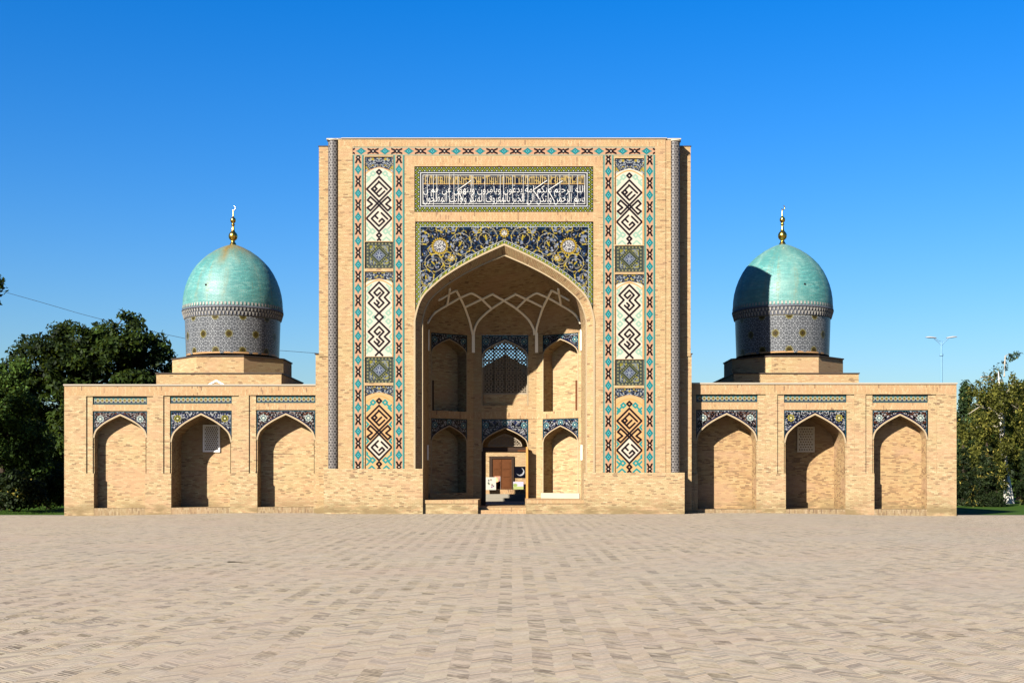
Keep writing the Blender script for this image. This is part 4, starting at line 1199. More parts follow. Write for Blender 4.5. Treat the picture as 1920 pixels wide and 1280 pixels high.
def picture(name, label, cx, y, zb, w, h, tilt, rz, func, cat, paper=(228,222,206)):
    n = 24; X, Y = np.meshgrid(np.linspace(-1,1,n), np.linspace(-1,1,n)); C = lin(func(X, Y))
    ca, sa = math.cos(R(tilt)), math.sin(R(tilt)); cz, sz = math.cos(R(rz)), math.sin(R(rz))
    u = X*w/2; v = (1-Y)*h/2
    P = np.stack([cx+u*cz, y+u*sz+v*sa, zb+v*ca], -1)
    root = empty(name, (cx, y, zb))
    tag(root, label, cat)
    grid_mesh('canvas', P, C, M['tile'], root, (cx, y, zb))
    m = MB()
    q = [(-w/2,0),(w/2,0),(w/2,h),(-w/2,h)]
    f = [(cx+a*cz, y+a*sz+b*sa+.004, zb+b*ca) for a, b in q]; g_ = [(x+.0, yy+.035, z) for x, yy, z in f]
    m.poly(f); m.poly(g_)
    for i in range(4): j = (i+1)%4; m.poly([f[i],f[j],g_[j],g_[i]])
    m.build('backing_board', M['wood_dark'], root)
def paint_white(X, Y):
    C = base(X, (226,220,204))
    for (a, b, c) in ((-.3,-.5,(70,70,80)),(-.25,.05,(90,90,70)),(.1,-.6,(120,100,80)),(.3,.2,(100,70,60)),(.25,.55,(140,90,140)),(.55,.4,(90,100,120)),(-.35,-.1,(80,100,80))): C = put(C, aa(np.hypot(X-a,Y-b),.13,.1), c)
    return C
def paint_warm(X, Y):
    C = base(X, (190,96,40)); C = put(C, ((X+Y*.5) > .3)*1.0, (40,26,24)); C = put(C, aa(np.hypot(X+.4,Y+.3),.5,.2), (226,170,90)); return C
def paint_moon(X, Y):
    C = base(X, (10,14,30)); d = np.hypot(X-.15, Y+.05); C = put(C, aa(d,.72,.06)*(np.hypot(X-.02,Y+.16) > .66), (206,206,210)); return C
def paint_field(X, Y):
    C = base(X, (206,200,216)); C = put(C, (Y > .25)*1.0, (176,186,120)); C = put(C, aa(np.hypot(X+.6,Y+.1),.4,.2), (150,170,90)); return C
d_ = 800.0
picture('leaning_painting', 'white painting with small dark sketches leaning on the courtyard steps', wx(919.5,d_), d_/PX, wz(918,d_), wx(930,d_)-wx(909,d_), 24*(1+d_/D)/PX, 8, 6, paint_white, 'painting')
picture('leaning_painting', 'narrow orange and black painting behind the white one on the courtyard steps', wx(933,d_+25), d_/PX+.5, wz(917,d_+25), .42, .85, 10, -20, paint_warm, 'painting')
picture('hanging_picture', 'black picture of a thin white crescent hanging beside the courtyard door', wx(974,dC), YC-.05, wz(895,dC), .72, .72, 0, 0, paint_moon, 'picture')
picture('standing_picture', 'pale lilac and green landscape picture standing under the black crescent picture', wx(972,d_+40), YC-.35, wz(917,d_+40), .66, .5, 10, 0, paint_field, 'picture')

# ================================================================ GROUND
def paving_mat():
    m, nt, b = new_mat('brick_paving'); g = NT(nt)
    tc = g.n('ShaderNodeTexCoord'); sp = g.n('ShaderNodeSeparateXYZ'); g.l(tc.outputs['Object'], sp.inputs[0])
    # slight waviness of the laying
    wob = g.noise(tc.outputs['Object'], .8, 3.0)
    wob2 = g.noise(tc.outputs['Object'], 9.0, 2.0)
    x = g.math('ADD', sp.outputs[0], g.math('MULTIPLY', g.math('SUBTRACT', wob, .5), .06))
    x = g.math('ADD', x, g.math('MULTIPLY', g.math('SUBTRACT', wob2, .5), .035))
    y = g.math('ADD', sp.outputs[1], g.math('MULTIPLY', g.math('SUBTRACT', wob, .5), .22))
    cw = .184
    cx = g.math('DIVIDE', x, cw); ci = g.math('FLOOR', cx); cf = g.math('FRACT', cx)
    par = g.math('FLOORED_MODULO', ci, 2.0); sg = g.math('SUBTRACT', g.math('MULTIPLY', par, 2.0), 1.0)
    v = g.math('ADD', y, g.math('MULTIPLY', g.math('MULTIPLY', sg, cf), cw*.95))
    bw = .068
    vi0 = g.math('DIVIDE', v, bw); vi = g.math('FLOOR', vi0); vf = g.math('FRACT', vi0)
    wn = g.white(g.comb(ci, vi, 0)); rnd = wn.outputs['Value']
    wn2 = g.white(g.comb(ci, vi, 7.0)); rnd2 = wn2.outputs['Value']
    rp = g.n('ShaderNodeValToRGB'); g.l(rnd, rp.inputs[0]); e = rp.color_ramp.elements
    e[0].position = 0; e[0].color = CA((.44,.36,.29)); e[1].position = 1; e[1].color = CA((.78,.62,.44))
    for p, c in ((.14,(.62,.53,.43)),(.32,(.76,.62,.47)),(.5,(.80,.66,.51)),(.68,(.80,.69,.49)),(.86,(.70,.61,.50))):
        q = e.new(p); q.color = CA(c)
    col = rp.outputs[0]
    # blocks darkened mostly in alternate columns: joint shade put into the colour
    bl = g.math('FLOOR', g.math('ADD', g.math('DIVIDE', sp.outputs[1], .26), g.math('MULTIPLY', g.white(g.comb(ci, 1.0, 2.0)).outputs['Value'], 1.0)))
    brnd = g.white(g.comb(ci, bl, 11.0)).outputs['Value']
    zone = g.noise(tc.outputs['Object'], .42, 3.0)
    low = g.math('MULTIPLY', g.ramp(g.math('ADD', brnd, g.math('MULTIPLY', g.math('SUBTRACT', zone, .5), 1.3)), .40, 1.15), g.math('ADD', .16, g.math('MULTIPLY', par, .84)))  # how strongly joint shade is painted into each block
    col = g.mix(g.math('MULTIPLY', low, .10), col, CA((.40,.335,.26)))
    sandy = g.math('MULTIPLY', g.ramp(g.white(g.comb(ci, bl, 17.0)).outputs['Value'], .72, .95), .35)
    col = g.mix(sandy, col, CA((.76,.60,.36)))
    # dark joints, drawn wider in those blocks to paint their shade
    jd = g.math('MINIMUM', vf, g.math('SUBTRACT', 1.0, vf))
    jn = g.noise(g.comb(g.math('MULTIPLY', x, 5.0), g.math('MULTIPLY', vi, 3.7), 2.0), 1.0, 2.0)
    wid = g.math('MULTIPLY', g.ramp(jn,.34,.56), g.math('ADD', .10, g.math('MULTIPLY', low, .34)))
    joint = g.math('LESS_THAN', jd, wid)
    patch = g.noise(tc.outputs['Object'], .23, 4.0)
    jc = g.mix(rnd2, CA((.07,.055,.035)), CA((.30,.24,.15)))
    col = g.mix(g.math('MULTIPLY', joint, .9), col, jc)
    # broad stains and dust
    col = g.mix(g.math('MULTIPLY', g.ramp(patch,.48,.66), .30), col, CA((.68,.50,.40)))
    p2 = g.noise(tc.outputs['Object'], .11, 5.0)
    col = g.mix(g.math('MULTIPLY', g.ramp(p2,.50,.66), .34), col, CA((.58,.535,.44)))
    fine = g.noise(tc.outputs['Object'], 26.0, 4.0)
    k = g.math('ADD', .70, g.math('MULTIPLY', fine, .42))
    col = g.mix(1.0, col, g.comb(g.math('MULTIPLY', k, 1.05), g.math('MULTIPLY', k, 1.04), g.math('MULTIPLY', k, 1.01)), 'MULTIPLY')
    g.l(col, b.inputs['Base Color']); b.inputs['Roughness'].default_value = .9; b.inputs['Specular IOR Level'].default_value = .06
    bp = g.n('ShaderNodeBump'); bp.inputs['Strength'].default_value = .55; bp.inputs['Distance'].default_value = .012
    h = g.math('ADD', g.math('MULTIPLY', g.math('SUBTRACT', 1.0, joint), 1.0), g.math('ADD', g.math('MULTIPLY', fine, .5), g.math('MULTIPLY', rnd, .5)))
    g.l(h, bp.inputs['Height']); g.l(bp.outputs[0], b.inputs['Normal'])
    return m
def fall(x):
    t = min(1, max(0, (abs(x+.4)-12)/9)); return -.14*t*t*(3-2*t)
xs = np.linspace(-80, 80, 161); ys = np.linspace(-85, 1.62, 12)
m = MB(); m.loft([[(x, y, fall(x)) for x in xs] for y in ys])
tag(m.build('paving', paving_mat(), smooth=True), kind='structure')
m = MB(); m.box(-80, -20.5, 1.621, 1.78, -.4, -.10); m.box(20.5+.0, 80, 1.621, 1.78, -.4, -.10)
tag(m.build('kerb', plain('stone_kerb',(.30,.26,.21),.85,0,.2,2)), kind='structure')

def grass_mat():
    m, nt, b = new_mat('lawn_grass'); g = NT(nt); tc = g.n('ShaderNodeTexCoord')
    n1 = g.noise(tc.outputs['Object'], .5, 5); n2 = g.noise(tc.outputs['Object'], 12.0, 4)
    c = g.mix(n1, C4((.012,.028,.003)), C4((.021,.047,.005))); c = g.mix(g.ramp(n2,.4,.7), c, C4((.02,.033,.005)))
    g.l(c, b.inputs['Base Color']); b.inputs['Roughness'].default_value = .9; b.inputs['Specular IOR Level'].default_value = .03
    return m
M['grass'] = grass_mat()
m = MB(); gx = [-900,-300,-120,-60,-30,0,30,60,120,300,900]; gy = [1.7,10,30,60,120,300,900,1800]
m.loft([[(x, y, -.17) for x in gx] for y in gy]); m.loft([[(x, y, -.25) for x in gx] for y in (-400,-85,1.7)])
tag(m.build('lawn', M['grass']), kind='structure')

# ================================================================ VEGETATION
def leaf_mat(name, dark, light, trans=.22, rough=.6):
    dark = [x*.24 for x in dark]; light = [x*.66 for x in light]  # contrast widened: crown shade and sunlit specks put into the leaf colour
    m, nt, b = new_mat(name); g = NT(nt)
    a = g.n('ShaderNodeAttribute', attribute_name='Col')
    s = g.n('ShaderNodeSeparateColor'); g.l(a.outputs['Color'], s.inputs[0])
    c = g.mix(s.outputs[0], C4(dark), C4(light))
    c = g.mix(g.math('MULTIPLY', g.math('GREATER_THAN', s.outputs[1], 1.01 if 'broad' in name else .94), .6), c, C4((.20,.16,.03)))
    g.l(c, b.inputs['Base Color']); b.inputs['Roughness'].default_value = rough; b.inputs['Specular IOR Level'].default_value = .06
    t = g.n('ShaderNodeBsdfTranslucent'); g.l(g.mix(.5, c, C4((.12,.16,.02))), t.inputs[0])
    mx = g.n('ShaderNodeMixShader'); mx.inputs[0].default_value = trans
    out = [n for n in nt.nodes if n.type == 'OUTPUT_MATERIAL'][0]
    g.l(b.outputs[0], mx.inputs[1]); g.l(t.outputs[0], mx.inputs[2]); g.l(mx.outputs[0], out.inputs[0])
    return m
def leaves(name, C, Rr, n_each, size, mat, parent, seed, droop=0.0, flat=1.0, loc=(0,0,0), aspect=.5):
    """leaf-sized faces scattered through clumps. C (k,3) centres, Rr (k,) radii"""
    r = np.random.default_rng(seed)
    C = np.asarray(C, float); Rr = np.asarray(Rr, float); k = len(C)
    cnt = np.maximum(6, (n_each*(Rr/Rr.mean())**2).astype(int))
    ci = np.repeat(np.arange(k), cnt); n = len(ci)
    d = r.normal(size=(n,3)); d /= np.linalg.norm(d, axis=1)[:,None]
    rad = Rr[ci]*np.power(r.random(n), .45)
    p = C[ci]+d*rad[:,None]*np.array([1,1,flat])
    p[:,2] -= droop*np.abs(r.normal(size=n))*Rr[ci]
    nm = d*.7+r.normal(size=(n,3))*.8+np.array([0,0,.45]); nm /= np.linalg.norm(nm, axis=1)[:,None]
    t = r.normal(size=(n,3)); t[:,2] -= droop*2.0; t -= nm*(t*nm).sum(1)[:,None]; t /= np.linalg.norm(t, axis=1)[:,None]
    s = np.cross(nm, t); L = size*r.uniform(.6,1.35,n)[:,None]; W = L*aspect
    bend = nm*L*.12
    V = np.stack([p-t*L*.5, p+s*W*.5-bend, p+t*L*.5, p-s*W*.5-bend], 1).reshape(-1,3)
    clump = r.random(k); tone = np.clip(.5*clump[ci]+.5*r.random(n), 0, 1)**2
    tint = np.clip(.6*r.random(k)[ci]+.5*r.random(n), 0, 1)
    col = np.repeat(np.stack([tone, tint, np.zeros(n)], 1), 4, 0)
    me = bpy.data.meshes.new(name); loc = np.array(loc, float)
    me.vertices.add(4*n); me.vertices.foreach_set('co', (V-loc).astype(np.float32).ravel())
    me.loops.add(4*n); me.loops.foreach_set('vertex_index', np.arange(4*n, dtype=np.int32))
    me.polygons.add(n); me.polygons.foreach_set('loop_start', (np.arange(n)*4).astype(np.int32)); me.polygons.foreach_set('loop_total', np.full(n, 4, np.int32))
    me.update(calc_edges=True)
    at = me.color_attributes.new('Col', 'FLOAT_COLOR', 'POINT')
    at.data.foreach_set('color', np.concatenate([col, np.ones((4*n,1))],1).astype(np.float32).ravel())
    me.materials.append(mat)
    return link(bpy.data.objects.new(name, me), parent, tuple(loc))
def clumps(r, n, cx, cy, cz, rx, ry, rz, inner=.35, zmin=None):
    d = r.normal(size=(n,3)); d /= np.linalg.norm(d, axis=1)[:,None]
    k = inner+(1-inner)*np.power(r.random(n), .5)
    p = np.array([cx,cy,cz])+d*k[:,None]*np.array([rx,ry,rz])
    if zmin is not None: p[:,2] = np.maximum(p[:,2], zmin+r.random(n)*.6)
    return p
M['bark'] = plain('bark', (.07,.05,.035), .9, 0, .35, 6)
def birch_bark():
    m, nt, b = new_mat('birch_bark'); g = NT(nt); tc = g.n('ShaderNodeTexCoord')
    sp = g.n('ShaderNodeSeparateXYZ'); g.l(tc.outputs['Object'], sp.inputs[0])
    n = g.noise(g.comb(g.math('MULTIPLY',sp.outputs[0],1.2), g.math('MULTIPLY',sp.outputs[1],1.2), g.math('MULTIPLY',sp.outputs[2],6)), 1.0, 3)
    g.l(g.mix(g.ramp(n,.60,.70), C4((.36,.335,.29)), C4((.13,.11,.09))), b.inputs['Base Color']); b.inputs['Roughness'].default_value = .7
    return m
M['birch'] = birch_bark()
L_DARK = leaf_mat('dark_broad_leaf', (.009,.020,.005), (.040,.066,.010))
L_MID = leaf_mat('bright_broad_leaf', (.025,.055,.010), (.085,.15,.025))
L_BIRCH = leaf_mat('birch_leaf', (.05,.062,.010), (.17,.165,.03), .3)
L_CON = leaf_mat('conifer_needle', (.010,.020,.006), (.028,.042,.012), .08)
L_POP = leaf_mat('poplar_leaf', (.02,.042,.014), (.06,.10,.035))

def broad_tree(name, label, base_xy, z0, lobes, leafmat, seed, n_cl, n_leaf, lsize, trunk_r, cl_r=(.55,1.1), cat='tree', group=None, barkm=None, aspect=.5):
    r = np.random.default_rng(seed); x, y = base_xy
    root = empty(name, (x, y, z0)); tag(root, label, cat, group)
    P = []; Rr = []
    tot = sum(l[3]*l[5] for l in lobes)
    for (cx, cy, cz, rx, ry, rz) in lobes:
        n = max(8, int(n_cl*(rx*rz)/tot)); q = clumps(r, n, cx, cy, cz, rx, ry, rz, .30, z0+.5); P.append(q); Rr.append(r.uniform(*cl_r, n))
    P = np.concatenate(P); Rr = np.concatenate(Rr)
    leaves('crown', P, Rr, n_leaf, lsize, leafmat, root, seed+1, .12, .8, (x, y, z0), aspect)
    m = MB(); top = P[:,2].max(); cz = np.mean([l[2] for l in lobes]); cxm = np.mean([l[0] for l in lobes])
    spine = [(x,y,z0-.2),(x+(cxm-x)*.2+.05,y,z0+(cz-z0)*.45),(x+(cxm-x)*.6,y+.1,cz),(cxm,y,z0+(top-z0)*.8)]
    m.tube(spine, [trunk_r*1.25, trunk_r, trunk_r*.7, trunk_r*.25], 10)
    idx = r.choice(len(P), min(len(P), 34), replace=False)
    for i in idx:
        p = P[i]; t = r.uniform(.35,.85); s = Vector(spine[1])*(1-t)+Vector(spine[3])*t
        mid = (s+Vector(p))/2+Vector((0,0,.25)); m.tube([s, mid, Vector(p)], [trunk_r*.35, trunk_r*.2, trunk_r*.06], 6)
    m.build('trunk', barkm or M['bark'], root)
    return root
GZ = -.17
def px3(px, py, d): return (wx(px,d), d/PX, wz(py,d))
def lobe(px, py, d, rxp, rzp, ry=None):
    x, y, z = px3(px, py, d); k = (1+d/D)/PX
    return (x, y, z, rxp*k, ry or rxp*k*.8, rzp*k)
d1 = 1150
broad_tree('broadleaf_tree', 'big dark rounded broadleaf tree rising behind the left wing', (wx(190,d1), d1/PX), GZ,
    [lobe(195,692,d1,118,116), lobe(105,728,d1,88,100), lobe(268,692,d1,58,78), lobe(160,830,d1,115,90), lobe(60,700,d1,40,45), lobe(80,870,d1,70,70)], L_DARK, 11, 330, 150, .36, .42, (.5,1.15))
d2_ = 520
broad_tree('broadleaf_tree', 'brighter green tree at the left edge in front of the big dark one', (wx(2,d2_), d2_/PX), GZ,
    [lobe(10,780,d2_,58,95), lobe(48,850,d2_,44,62), lobe(-30,740,d2_,45,75), lobe(20,710,d2_,26,42)], L_MID, 21, 170, 150, .24, .22, (.35,.75))
# a tree standing beside the square just out of view: one twig shows, and it shades the left lawn
broad_tree('broadleaf_tree', 'tall tree standing at the far left, only the tip of one twig in view', (-30.4, 3.2), GZ,
    [(-30.4,3.2,8.6,4.4,3.8,4.6),(-28.6,2.8,6.0,2.6,2.6,3.0),(-25.9,2.2,wz(538,85),.95,.7,.55)], L_DARK, 31, 110, 90, .34, .35, (.4,1.0))
def shrub(name, label, px, py_top, d, rx, seed, mat, n=40, group=None, lsize=.2):
    x = wx(px,d); zt = wz(py_top,d); h = zt-GZ; r = np.random.default_rng(seed)
    root = empty(name, (x, d/PX, GZ)); tag(root, label, 'shrub', group)
    P = clumps(r, n, x, d/PX, GZ+h*.48, rx, rx*.8, h*.42, .2, GZ+.2)
    leaves('foliage', P, r.uniform(.3,.6,n)*min(1.2,h/2.2), 130, lsize, mat, root, seed+1, .1, .9, (x, d/PX, GZ))
    m = MB()
    for k in range(7):
        p = P[k]; m.tube([(x+r.uniform(-.2,.2), d/PX, GZ-.1), ((x+p[0])/2, d/PX, (GZ+p[2])/2), tuple(p)], [.05,.04,.015], 5)
    m.build('stem', M['bark'], root)
shrub('dark_shrub', 'low dark shrub on the shaded lawn at the left edge', 28, 872, 420, 1.7, 41, L_CON, 60)
shrub('dark_shrub', 'dark shrub beside the left end of the left wing', 88, 858, 640, 2.0, 43, L_DARK, 60)

def conifer(label, px, py_top, d, rbase, seed, n=900, zlow=.25, group=None):
    x, y, zt = px3(px, py_top, d); r = np.random.default_rng(seed)
    root = empty('conifer_tree', (x, y, GZ)); tag(root, label, 'tree', group)
    P = []; Rr = []; h = zt-GZ
    for k in range(n//6):
        t = r.random()**.8; z = GZ+zlow*h*.2+t*(h*.97); rad = rbase*(1-t)**.85*r.uniform(.35,1.0)+.08; a = r.uniform(0, 2*math.pi)
        P.append((x+rad*math.cos(a), y+rad*math.sin(a), z-rad*.25)); Rr.append(.22+.38*(1-t))
    leaves('crown', P, Rr, 90, .26, L_CON, root, seed+1, .35, .55, (x,y,GZ), .22)
    m = MB(); m.tube([(x,y,GZ-.2),(x,y,GZ+h*.5),(x,y,zt-.1)], [.2,.12,.03], 8)
    for k in range(0, len(P), 6): m.tube([(x,y,P[k][2]+.3),P[k]], [.05,.015], 5)
    m.build('trunk', M['bark'], root)
conifer('dark spruce behind the white stemmed birch at the right', 1851, 838, 900, 1.05, 51, 600)
conifer('dark conifer cut by the right edge of the view', 1950, 716, 1060, 1.5, 53, 1300)
conifer('small dark conifer beside the right end of the right wing', 1806, 842, 1000, 1.1, 55, 500)
# slender poplar
dp = 1500; x, y, zt = px3(1809, 714, dp); r = np.random.default_rng(61); root = empty('poplar_tree', (x,y,GZ)); tag(root, 'slender upright poplar close to the right end of the building', 'tree')
P = []; Rr = []
for k in range(120):
    t = r.random(); z = 1.2+t*(zt-1.6); rad = (1.15*math.sin(math.pi*min(1,t*.8+.2))**.6)*(1.02-t)**.5*r.uniform(.2,1); a = r.uniform(0,6.28); P.append((x+rad*math.cos(a), y+rad*math.sin(a), z)); Rr.append(r.uniform(.25,.5))
leaves('crown', P, Rr, 90, .24, L_POP, root, 62, 0, 1.4, (x,y,GZ))
m = MB(); m.tube([(x,y,GZ-.2),(x,y,zt*.6),(x,y,zt-.3)], [.22,.12,.02], 8)
for k in range(0,120,5): m.tube([(x,y,P[k][2]-.7),P[k]], [.035,.01], 5)
m.build('trunk', M['bark'], root)

# weeping birch with white stems
dB = 1250; bx, by, _ = px3(1890, 943, dB); root = empty('birch_tree', (bx,by,GZ)); tag(root, 'weeping birch with white stems and yellowing leaves on the right lawn', 'tree')
def bp(px, py, dy=0.0): q = px3(px, py, dB); return (q[0], q[1]+dy, q[2])
r = np.random.default_rng(71); P = []; Rr = []
def hang(px, py, dy, ln, n=5):
    x, y, z = bp(px, py, dy)
    for k in range(n):
        t = k/max(1,n-1); P.append((x+r.normal()*.18, y+r.normal()*.25, z-ln*t)); Rr.append(r.uniform(.24,.46))
for k in range(76):
    t = r.random(); py = 715+t*165; half = 16+48*math.sin(math.pi*min(1,(.18+t*.72)))
    px_ = 1880+r.uniform(-1,1)*half-8*t; hang(px_, py, r.uniform(-2.6,2.6), r.uniform(.5,2.0))
for (a, b) in ((1838,720),(1848,706),(1862,700),(1838,712),(1872,690),(1905,700),(1925,690),(1940,720)): hang(a, b, r.uniform(-1,1), 1.2, 4)
leaves('crown', P, Rr, 40, .22, L_BIRCH, root, 72, .55, 1.1, (bx,by,GZ), .45)
m = MB()
m.tube([(bx,by,GZ-.2), bp(1886,900), bp(1882,850), bp(1877,800), bp(1874,750), bp(1873,715), bp(1872,695)], [.28,.22,.19,.16,.12,.06,.02], 10)
m.tube([(bx+.42,by+.3,GZ-.2), bp(1893,900,.3), bp(1887,840,.4), bp(1885,760,.5), bp(1883,705,.5)], [.21,.17,.12,.08,.03], 10)
m.build('trunk', M['birch'], root)
m = MB()
for pts in (((1876,790),(1862,768),(1840,762),(1822,775)),((1876,780),(1858,765),(1834,757)),((1873,800),(1850,797),(1828,802)),((1884,745),(1896,725),(1905,716),(1916,722)),((1875,760),(1890,752),(1912,765)),((1873,730),(1858,705),(1842,706)),((1883,706),(1886,680),(1889,666),(1900,661))):
    q = [bp(a, b, .2*i) for i, (a, b) in enumerate(pts)]; m.tube(q, [.07,.055,.035,.02][:len(q)], 6)
m.build('branch', plain('pale_branch',(.62,.54,.42),.8,0,.2,4), root)
tw = [(1893,668),(1899,664),(1906,661),(1913,659),(1918,661),(1911,668),(1905,668),(1899,671),(1888,676),(1890,684),(1893,690)]
leaves('twig_foliage', [bp(a,b,.5) for a,b in tw], [.22]*len(tw), 14, .26, L_POP, root, 73, .3, .7, (bx,by,GZ), .35)

broad_tree('broadleaf_tree', 'olive green tree behind the birch, reaching the right edge', (wx(1915,1800), 1800/PX), GZ, [lobe(1905,790,1800,58,82), lobe(1850,800,1800,36,62), lobe(1960,760,1800,50,80), lobe(1900,870,1800,70,50)], L_DARK, 81, 200, 120, .42, .35, (.6,1.2))
broad_tree('broadleaf_tree', 'round dark tree between the poplar and the birch', (wx(1830,2000), 2000/PX), GZ, [lobe(1833,835,2000,40,70), lobe(1808,870,2000,34,50)], L_DARK, 83, 110, 120, .42, .3, (.6,1.2))
# far wood closing the view on both sides
def wood(x0, x1, y, h, seed, n):
    r = np.random.default_rng(seed); P = []; Rr = []
    for k in range(n):
        x = r.uniform(x0, x1); P.append((x, y+r.uniform(-4,4), r.uniform(.3, h*(.65+.35*math.sin(x*.23+seed))))); Rr.append(r.uniform(.8,1.6))
    return P, Rr
P1, R1_ = wood(-62, -34, 62, 9, 1, 330); P2, R2_ = wood(48, 84, 72, 8, 2, 360)
tag(leaves('far_wood', P1+P2, R1_+R2_, 70, .6, L_DARK, None, 91, .1, .9, (0,60,0)), 'dark mass of woodland far behind the lawns', 'woodland', kind='stuff')
# stump
sx, sy, _ = px3(1857, 946, 1000); m = MB(); m.lathe([(.17,GZ-.1),(.15,GZ+.1),(.13,wz(939.5,1000)-.02),(.10,wz(939,1000)),(.01,wz(938.6,1000)+.01)], sx, sy, 14)
for k in range(4):
    a = k*1.6+.3; m.tube([(sx+.12*math.cos(a),sy+.12*math.sin(a),GZ+.12),(sx+.3*math.cos(a),sy+.3*math.sin(a),GZ-.05)], [.06,.03], 6)
tag(m.build('tree_stump', plain('pale_stump',(.52,.42,.29),.85,0,.25,5), None, (sx,sy,GZ)), 'short pale tree stump on the right lawn near the birch', 'tree stump')
# grass blades on the visible lawns
r = np.random.default_rng(95); n = 26000
gx_ = np.where(r.random(n) < .7, r.uniform(34.2,46,n), r.uniform(-36,-21.5,n)); gy_ = 1.9+r.random(n)**1.4*42
gx_ = np.where(gx_ > 0, gx_+gy_*.45, gx_-gy_*.35)
V = []; h_ = r.uniform(.04,.11,n); a_ = r.uniform(0,6.28,n); ln = r.normal(size=(n,2))*.03
b0 = np.stack([gx_-.012*np.cos(a_), gy_-.012*np.sin(a_), np.full(n,GZ)],1); b1 = np.stack([gx_+.012*np.cos(a_), gy_+.012*np.sin(a_), np.full(n,GZ)],1); t_ = np.stack([gx_+ln[:,0], gy_+ln[:,1], GZ+h_],1)
me = bpy.data.meshes.new('grass_blades'); me.vertices.add(3*n); me.vertices.foreach_set('co', np.stack([b0,b1,t_],1).astype(np.float32).ravel())
me.loops.add(3*n); me.loops.foreach_set('vertex_index', np.arange(3*n,dtype=np.int32)); me.polygons.add(n); me.polygons.foreach_set('loop_start',(np.arange(n)*3).astype(np.int32)); me.polygons.foreach_set('loop_total',np.full(n,3,np.int32)); me.update(calc_edges=True)
me.materials.append(M['grass']); tag(link(bpy.data.objects.new('grass_blades', me)), 'short mown grass of the lawns', 'grass', kind='stuff')

# ================================================================ LAMP AND CABLE
dl = 700.0; lx, ly, _ = px3(1765, 700, dl); kl = (1+dl/D)/PX
lamp = empty('street_lamp', (lx,ly,GZ)); tag(lamp, 'pale blue street lamp with two arms rising behind the right wing', 'street lamp')
m = MB(); zj = wz(664,dl); zt_ = wz(641,dl)
m.tube([(lx,ly,GZ-.2),(lx,ly,zj)], [.085,.065], 12); m.lathe([(.16,GZ),(.16,GZ+.5),(.12,GZ+.6)], lx, ly, 12); m.lathe([(.085,zj-.12),(.115,zj-.1),(.115,zj+.02),(.05,zj+.04)], lx, ly, 12); m.tube([(lx,ly,zj),(lx,ly,zt_)], .05, 10)
m.build('pole', M['lamp'], lamp)
for s in (-1, 1):
    m = MB(); ex = 13*kl
    m.tube([(lx,ly,wz(648,dl)),(lx+s*.18*1,ly,wz(641,dl)),(lx+s*.42,ly,wz(635.5,dl)),(lx+s*ex*.75,ly,wz(634,dl)),(lx+s*ex,ly,wz(633,dl))], .032, 8)
    m.tube([(lx,ly,wz(640,dl)),(lx+s*.3,ly,wz(636,dl)),(lx+s*.45,ly,wz(635,dl))], .02, 6)
    arm = m.build('arm', M['lamp'], lamp)
    m = MB(); c0 = Vector((lx+s*(ex-.12), ly, wz(633.5,dl))); dr = Vector((s*.96, 0, .10 if s > 0 else .06)).normalized()
    rows = []
    for t, w_, hh_ in ((0,.04,.03),(.12,.10,.06),(.3,.14,.075),(.45,.12,.06),(.56,.04,.02)):
        c_ = c0+dr*t*1.2; rows.append([(c_.x+0, c_.y+w_*math.cos(a), c_.z+hh_*(math.sin(a) if math.sin(a) > 0 else .45*math.sin(a))) for a in [2*math.pi*k/14 for k in range(14)]])
    m.loft(rows, 0, None, True); m.build('lamp_head', plain('pale_lamp_housing',(.62,.62,.60),.4,.1,.1,5), arm, smooth=True)
dcb = 1450.0
m = MB(); cp = [(-420,440),(-200,498),(-60,531),(0,545),(75,566),(150,588),(250,614),(350,635),(440,648),(525,657),(600,662.5),(680,666)]
m.tube([px3(a,b,dcb) for a,b in cp], .016, 5); tag(m.build('overhead_cable', plain('black_cable',(.03,.03,.035),.6)), 'thin black overhead cable sagging behind the left dome and tree', 'cable')
# utility pole behind the portal that carries the cable
ux, uy, uz = px3(680, 666, dcb); root = empty('utility_pole', (ux,uy,GZ)); tag(root, 'utility pole standing behind the portal, carrying the overhead cable', 'utility pole')
m = MB(); m.tube([(ux,uy,GZ-.3),(ux,uy,uz+.3)], [.16,.11], 10); m.build('pole', M['bark'], root)
m = MB(); m.box(ux-.7, ux+.7, uy-.05, uy+.05, uz-.12, uz-.02); m.build('cross_arm', M['bark'], root)
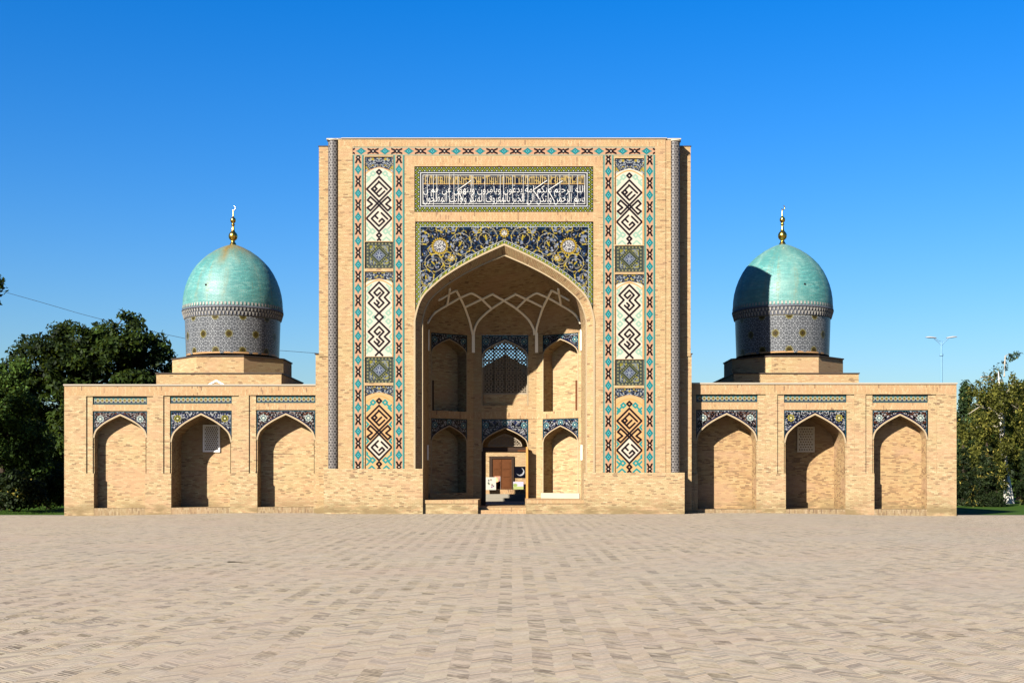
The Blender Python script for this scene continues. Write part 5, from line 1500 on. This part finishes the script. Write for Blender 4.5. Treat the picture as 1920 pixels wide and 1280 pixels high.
# a loose scrap lying on the paving
dq = None
yq = -57.5+D/PX*(1.65*PX/(1054-897)); xq = (436-960)*(yq+57.5)/D
m = MB(); kq = (yq+57.5)/D
pr_ = [(-9,.015),(-6,.03),(-2,.024),(2,.03),(6,.02),(10,.022),(15,.015),(19,.01)]
for (a,h1),(b,h2) in zip(pr_[:-1],pr_[1:]):
    for w0 in (.022,):
        q = [(xq+a*kq,yq+a*kq*.35-w0,.004),(xq+b*kq,yq+b*kq*.35-w0,.004),(xq+b*kq,yq+b*kq*.35+w0,.004),(xq+a*kq,yq+a*kq*.35+w0,.004)]
        t2 = [(xq+a*kq,yq+a*kq*.35,h1*.8),(xq+b*kq,yq+b*kq*.35,h2*.8)]
        m.poly([q[0],q[1],t2[1],t2[0]]); m.poly([q[3],q[2],t2[1],t2[0]])
tag(m.build('dark_twig', plain('dry_dark_twig',(.05,.035,.02),.8), None, (xq,yq,0)), 'dark crooked twig lying on the paving left of centre', 'twig')

# ================================================================ SKY, SUN, CAMERA
AZ = math.atan(.75); EL = math.atan(.70/1.25)
w = bpy.data.worlds.new('World'); scene.world = w; w.use_nodes = True
nt = w.node_tree; nt.nodes.clear(); g = NT(nt)
sky = g.n('ShaderNodeTexSky', sky_type='NISHITA'); sky.sun_disc = False
sky.sun_elevation = EL
to_sun = Vector((-.75, -1.0, .70)).normalized()
sky.sun_rotation = math.atan2(to_sun.x, to_sun.y)
sky.altitude = 0; sky.air_density = SKY_AIR; sky.dust_density = SKY_DUST; sky.ozone_density = SKY_OZ
bg = g.n('ShaderNodeBackground'); out = g.n('ShaderNodeOutputWorld')
hs = g.n('ShaderNodeHueSaturation'); hs.inputs['Saturation'].default_value = 1.25; hs.inputs['Hue'].default_value = .513; hs.inputs['Value'].default_value = .69; g.l(sky.outputs[0], hs.inputs['Color'])
g.l(hs.outputs[0], bg.inputs[0]); bg.inputs[1].default_value = SKY_STR; g.l(bg.outputs[0], out.inputs[0])
sd = bpy.data.lights.new('sun', 'SUN'); sd.energy = SUN_STR; sd.angle = R(.5); sd.color = (1.0, .94, .85)
so = bpy.data.objects.new('sun', sd); COL.objects.link(so); so.rotation_euler = (-to_sun).to_track_quat('-Z', 'Y').to_euler(); so.location = to_sun*60
cam = bpy.data.cameras.new('camera'); co_ = bpy.data.objects.new('camera', cam); COL.objects.link(co_)
co_.location = (0, -D/PX, EYE); co_.rotation_euler = (R(90), 0, 0)
cam.sensor_width = 36; cam.lens = D/1920*36; cam.shift_y = (897-640)/1920; cam.shift_x = 0; cam.clip_end = 5000; cam.clip_start = .1
scene.camera = co_
vs = scene.view_settings; vs.view_transform = 'Standard'; vs.look = 'None'; vs.exposure = EXPO; vs.gamma = 1.0; vs.use_curve_mapping = False
scene.cycles.max_bounces = 6; scene.cycles.diffuse_bounces = 1
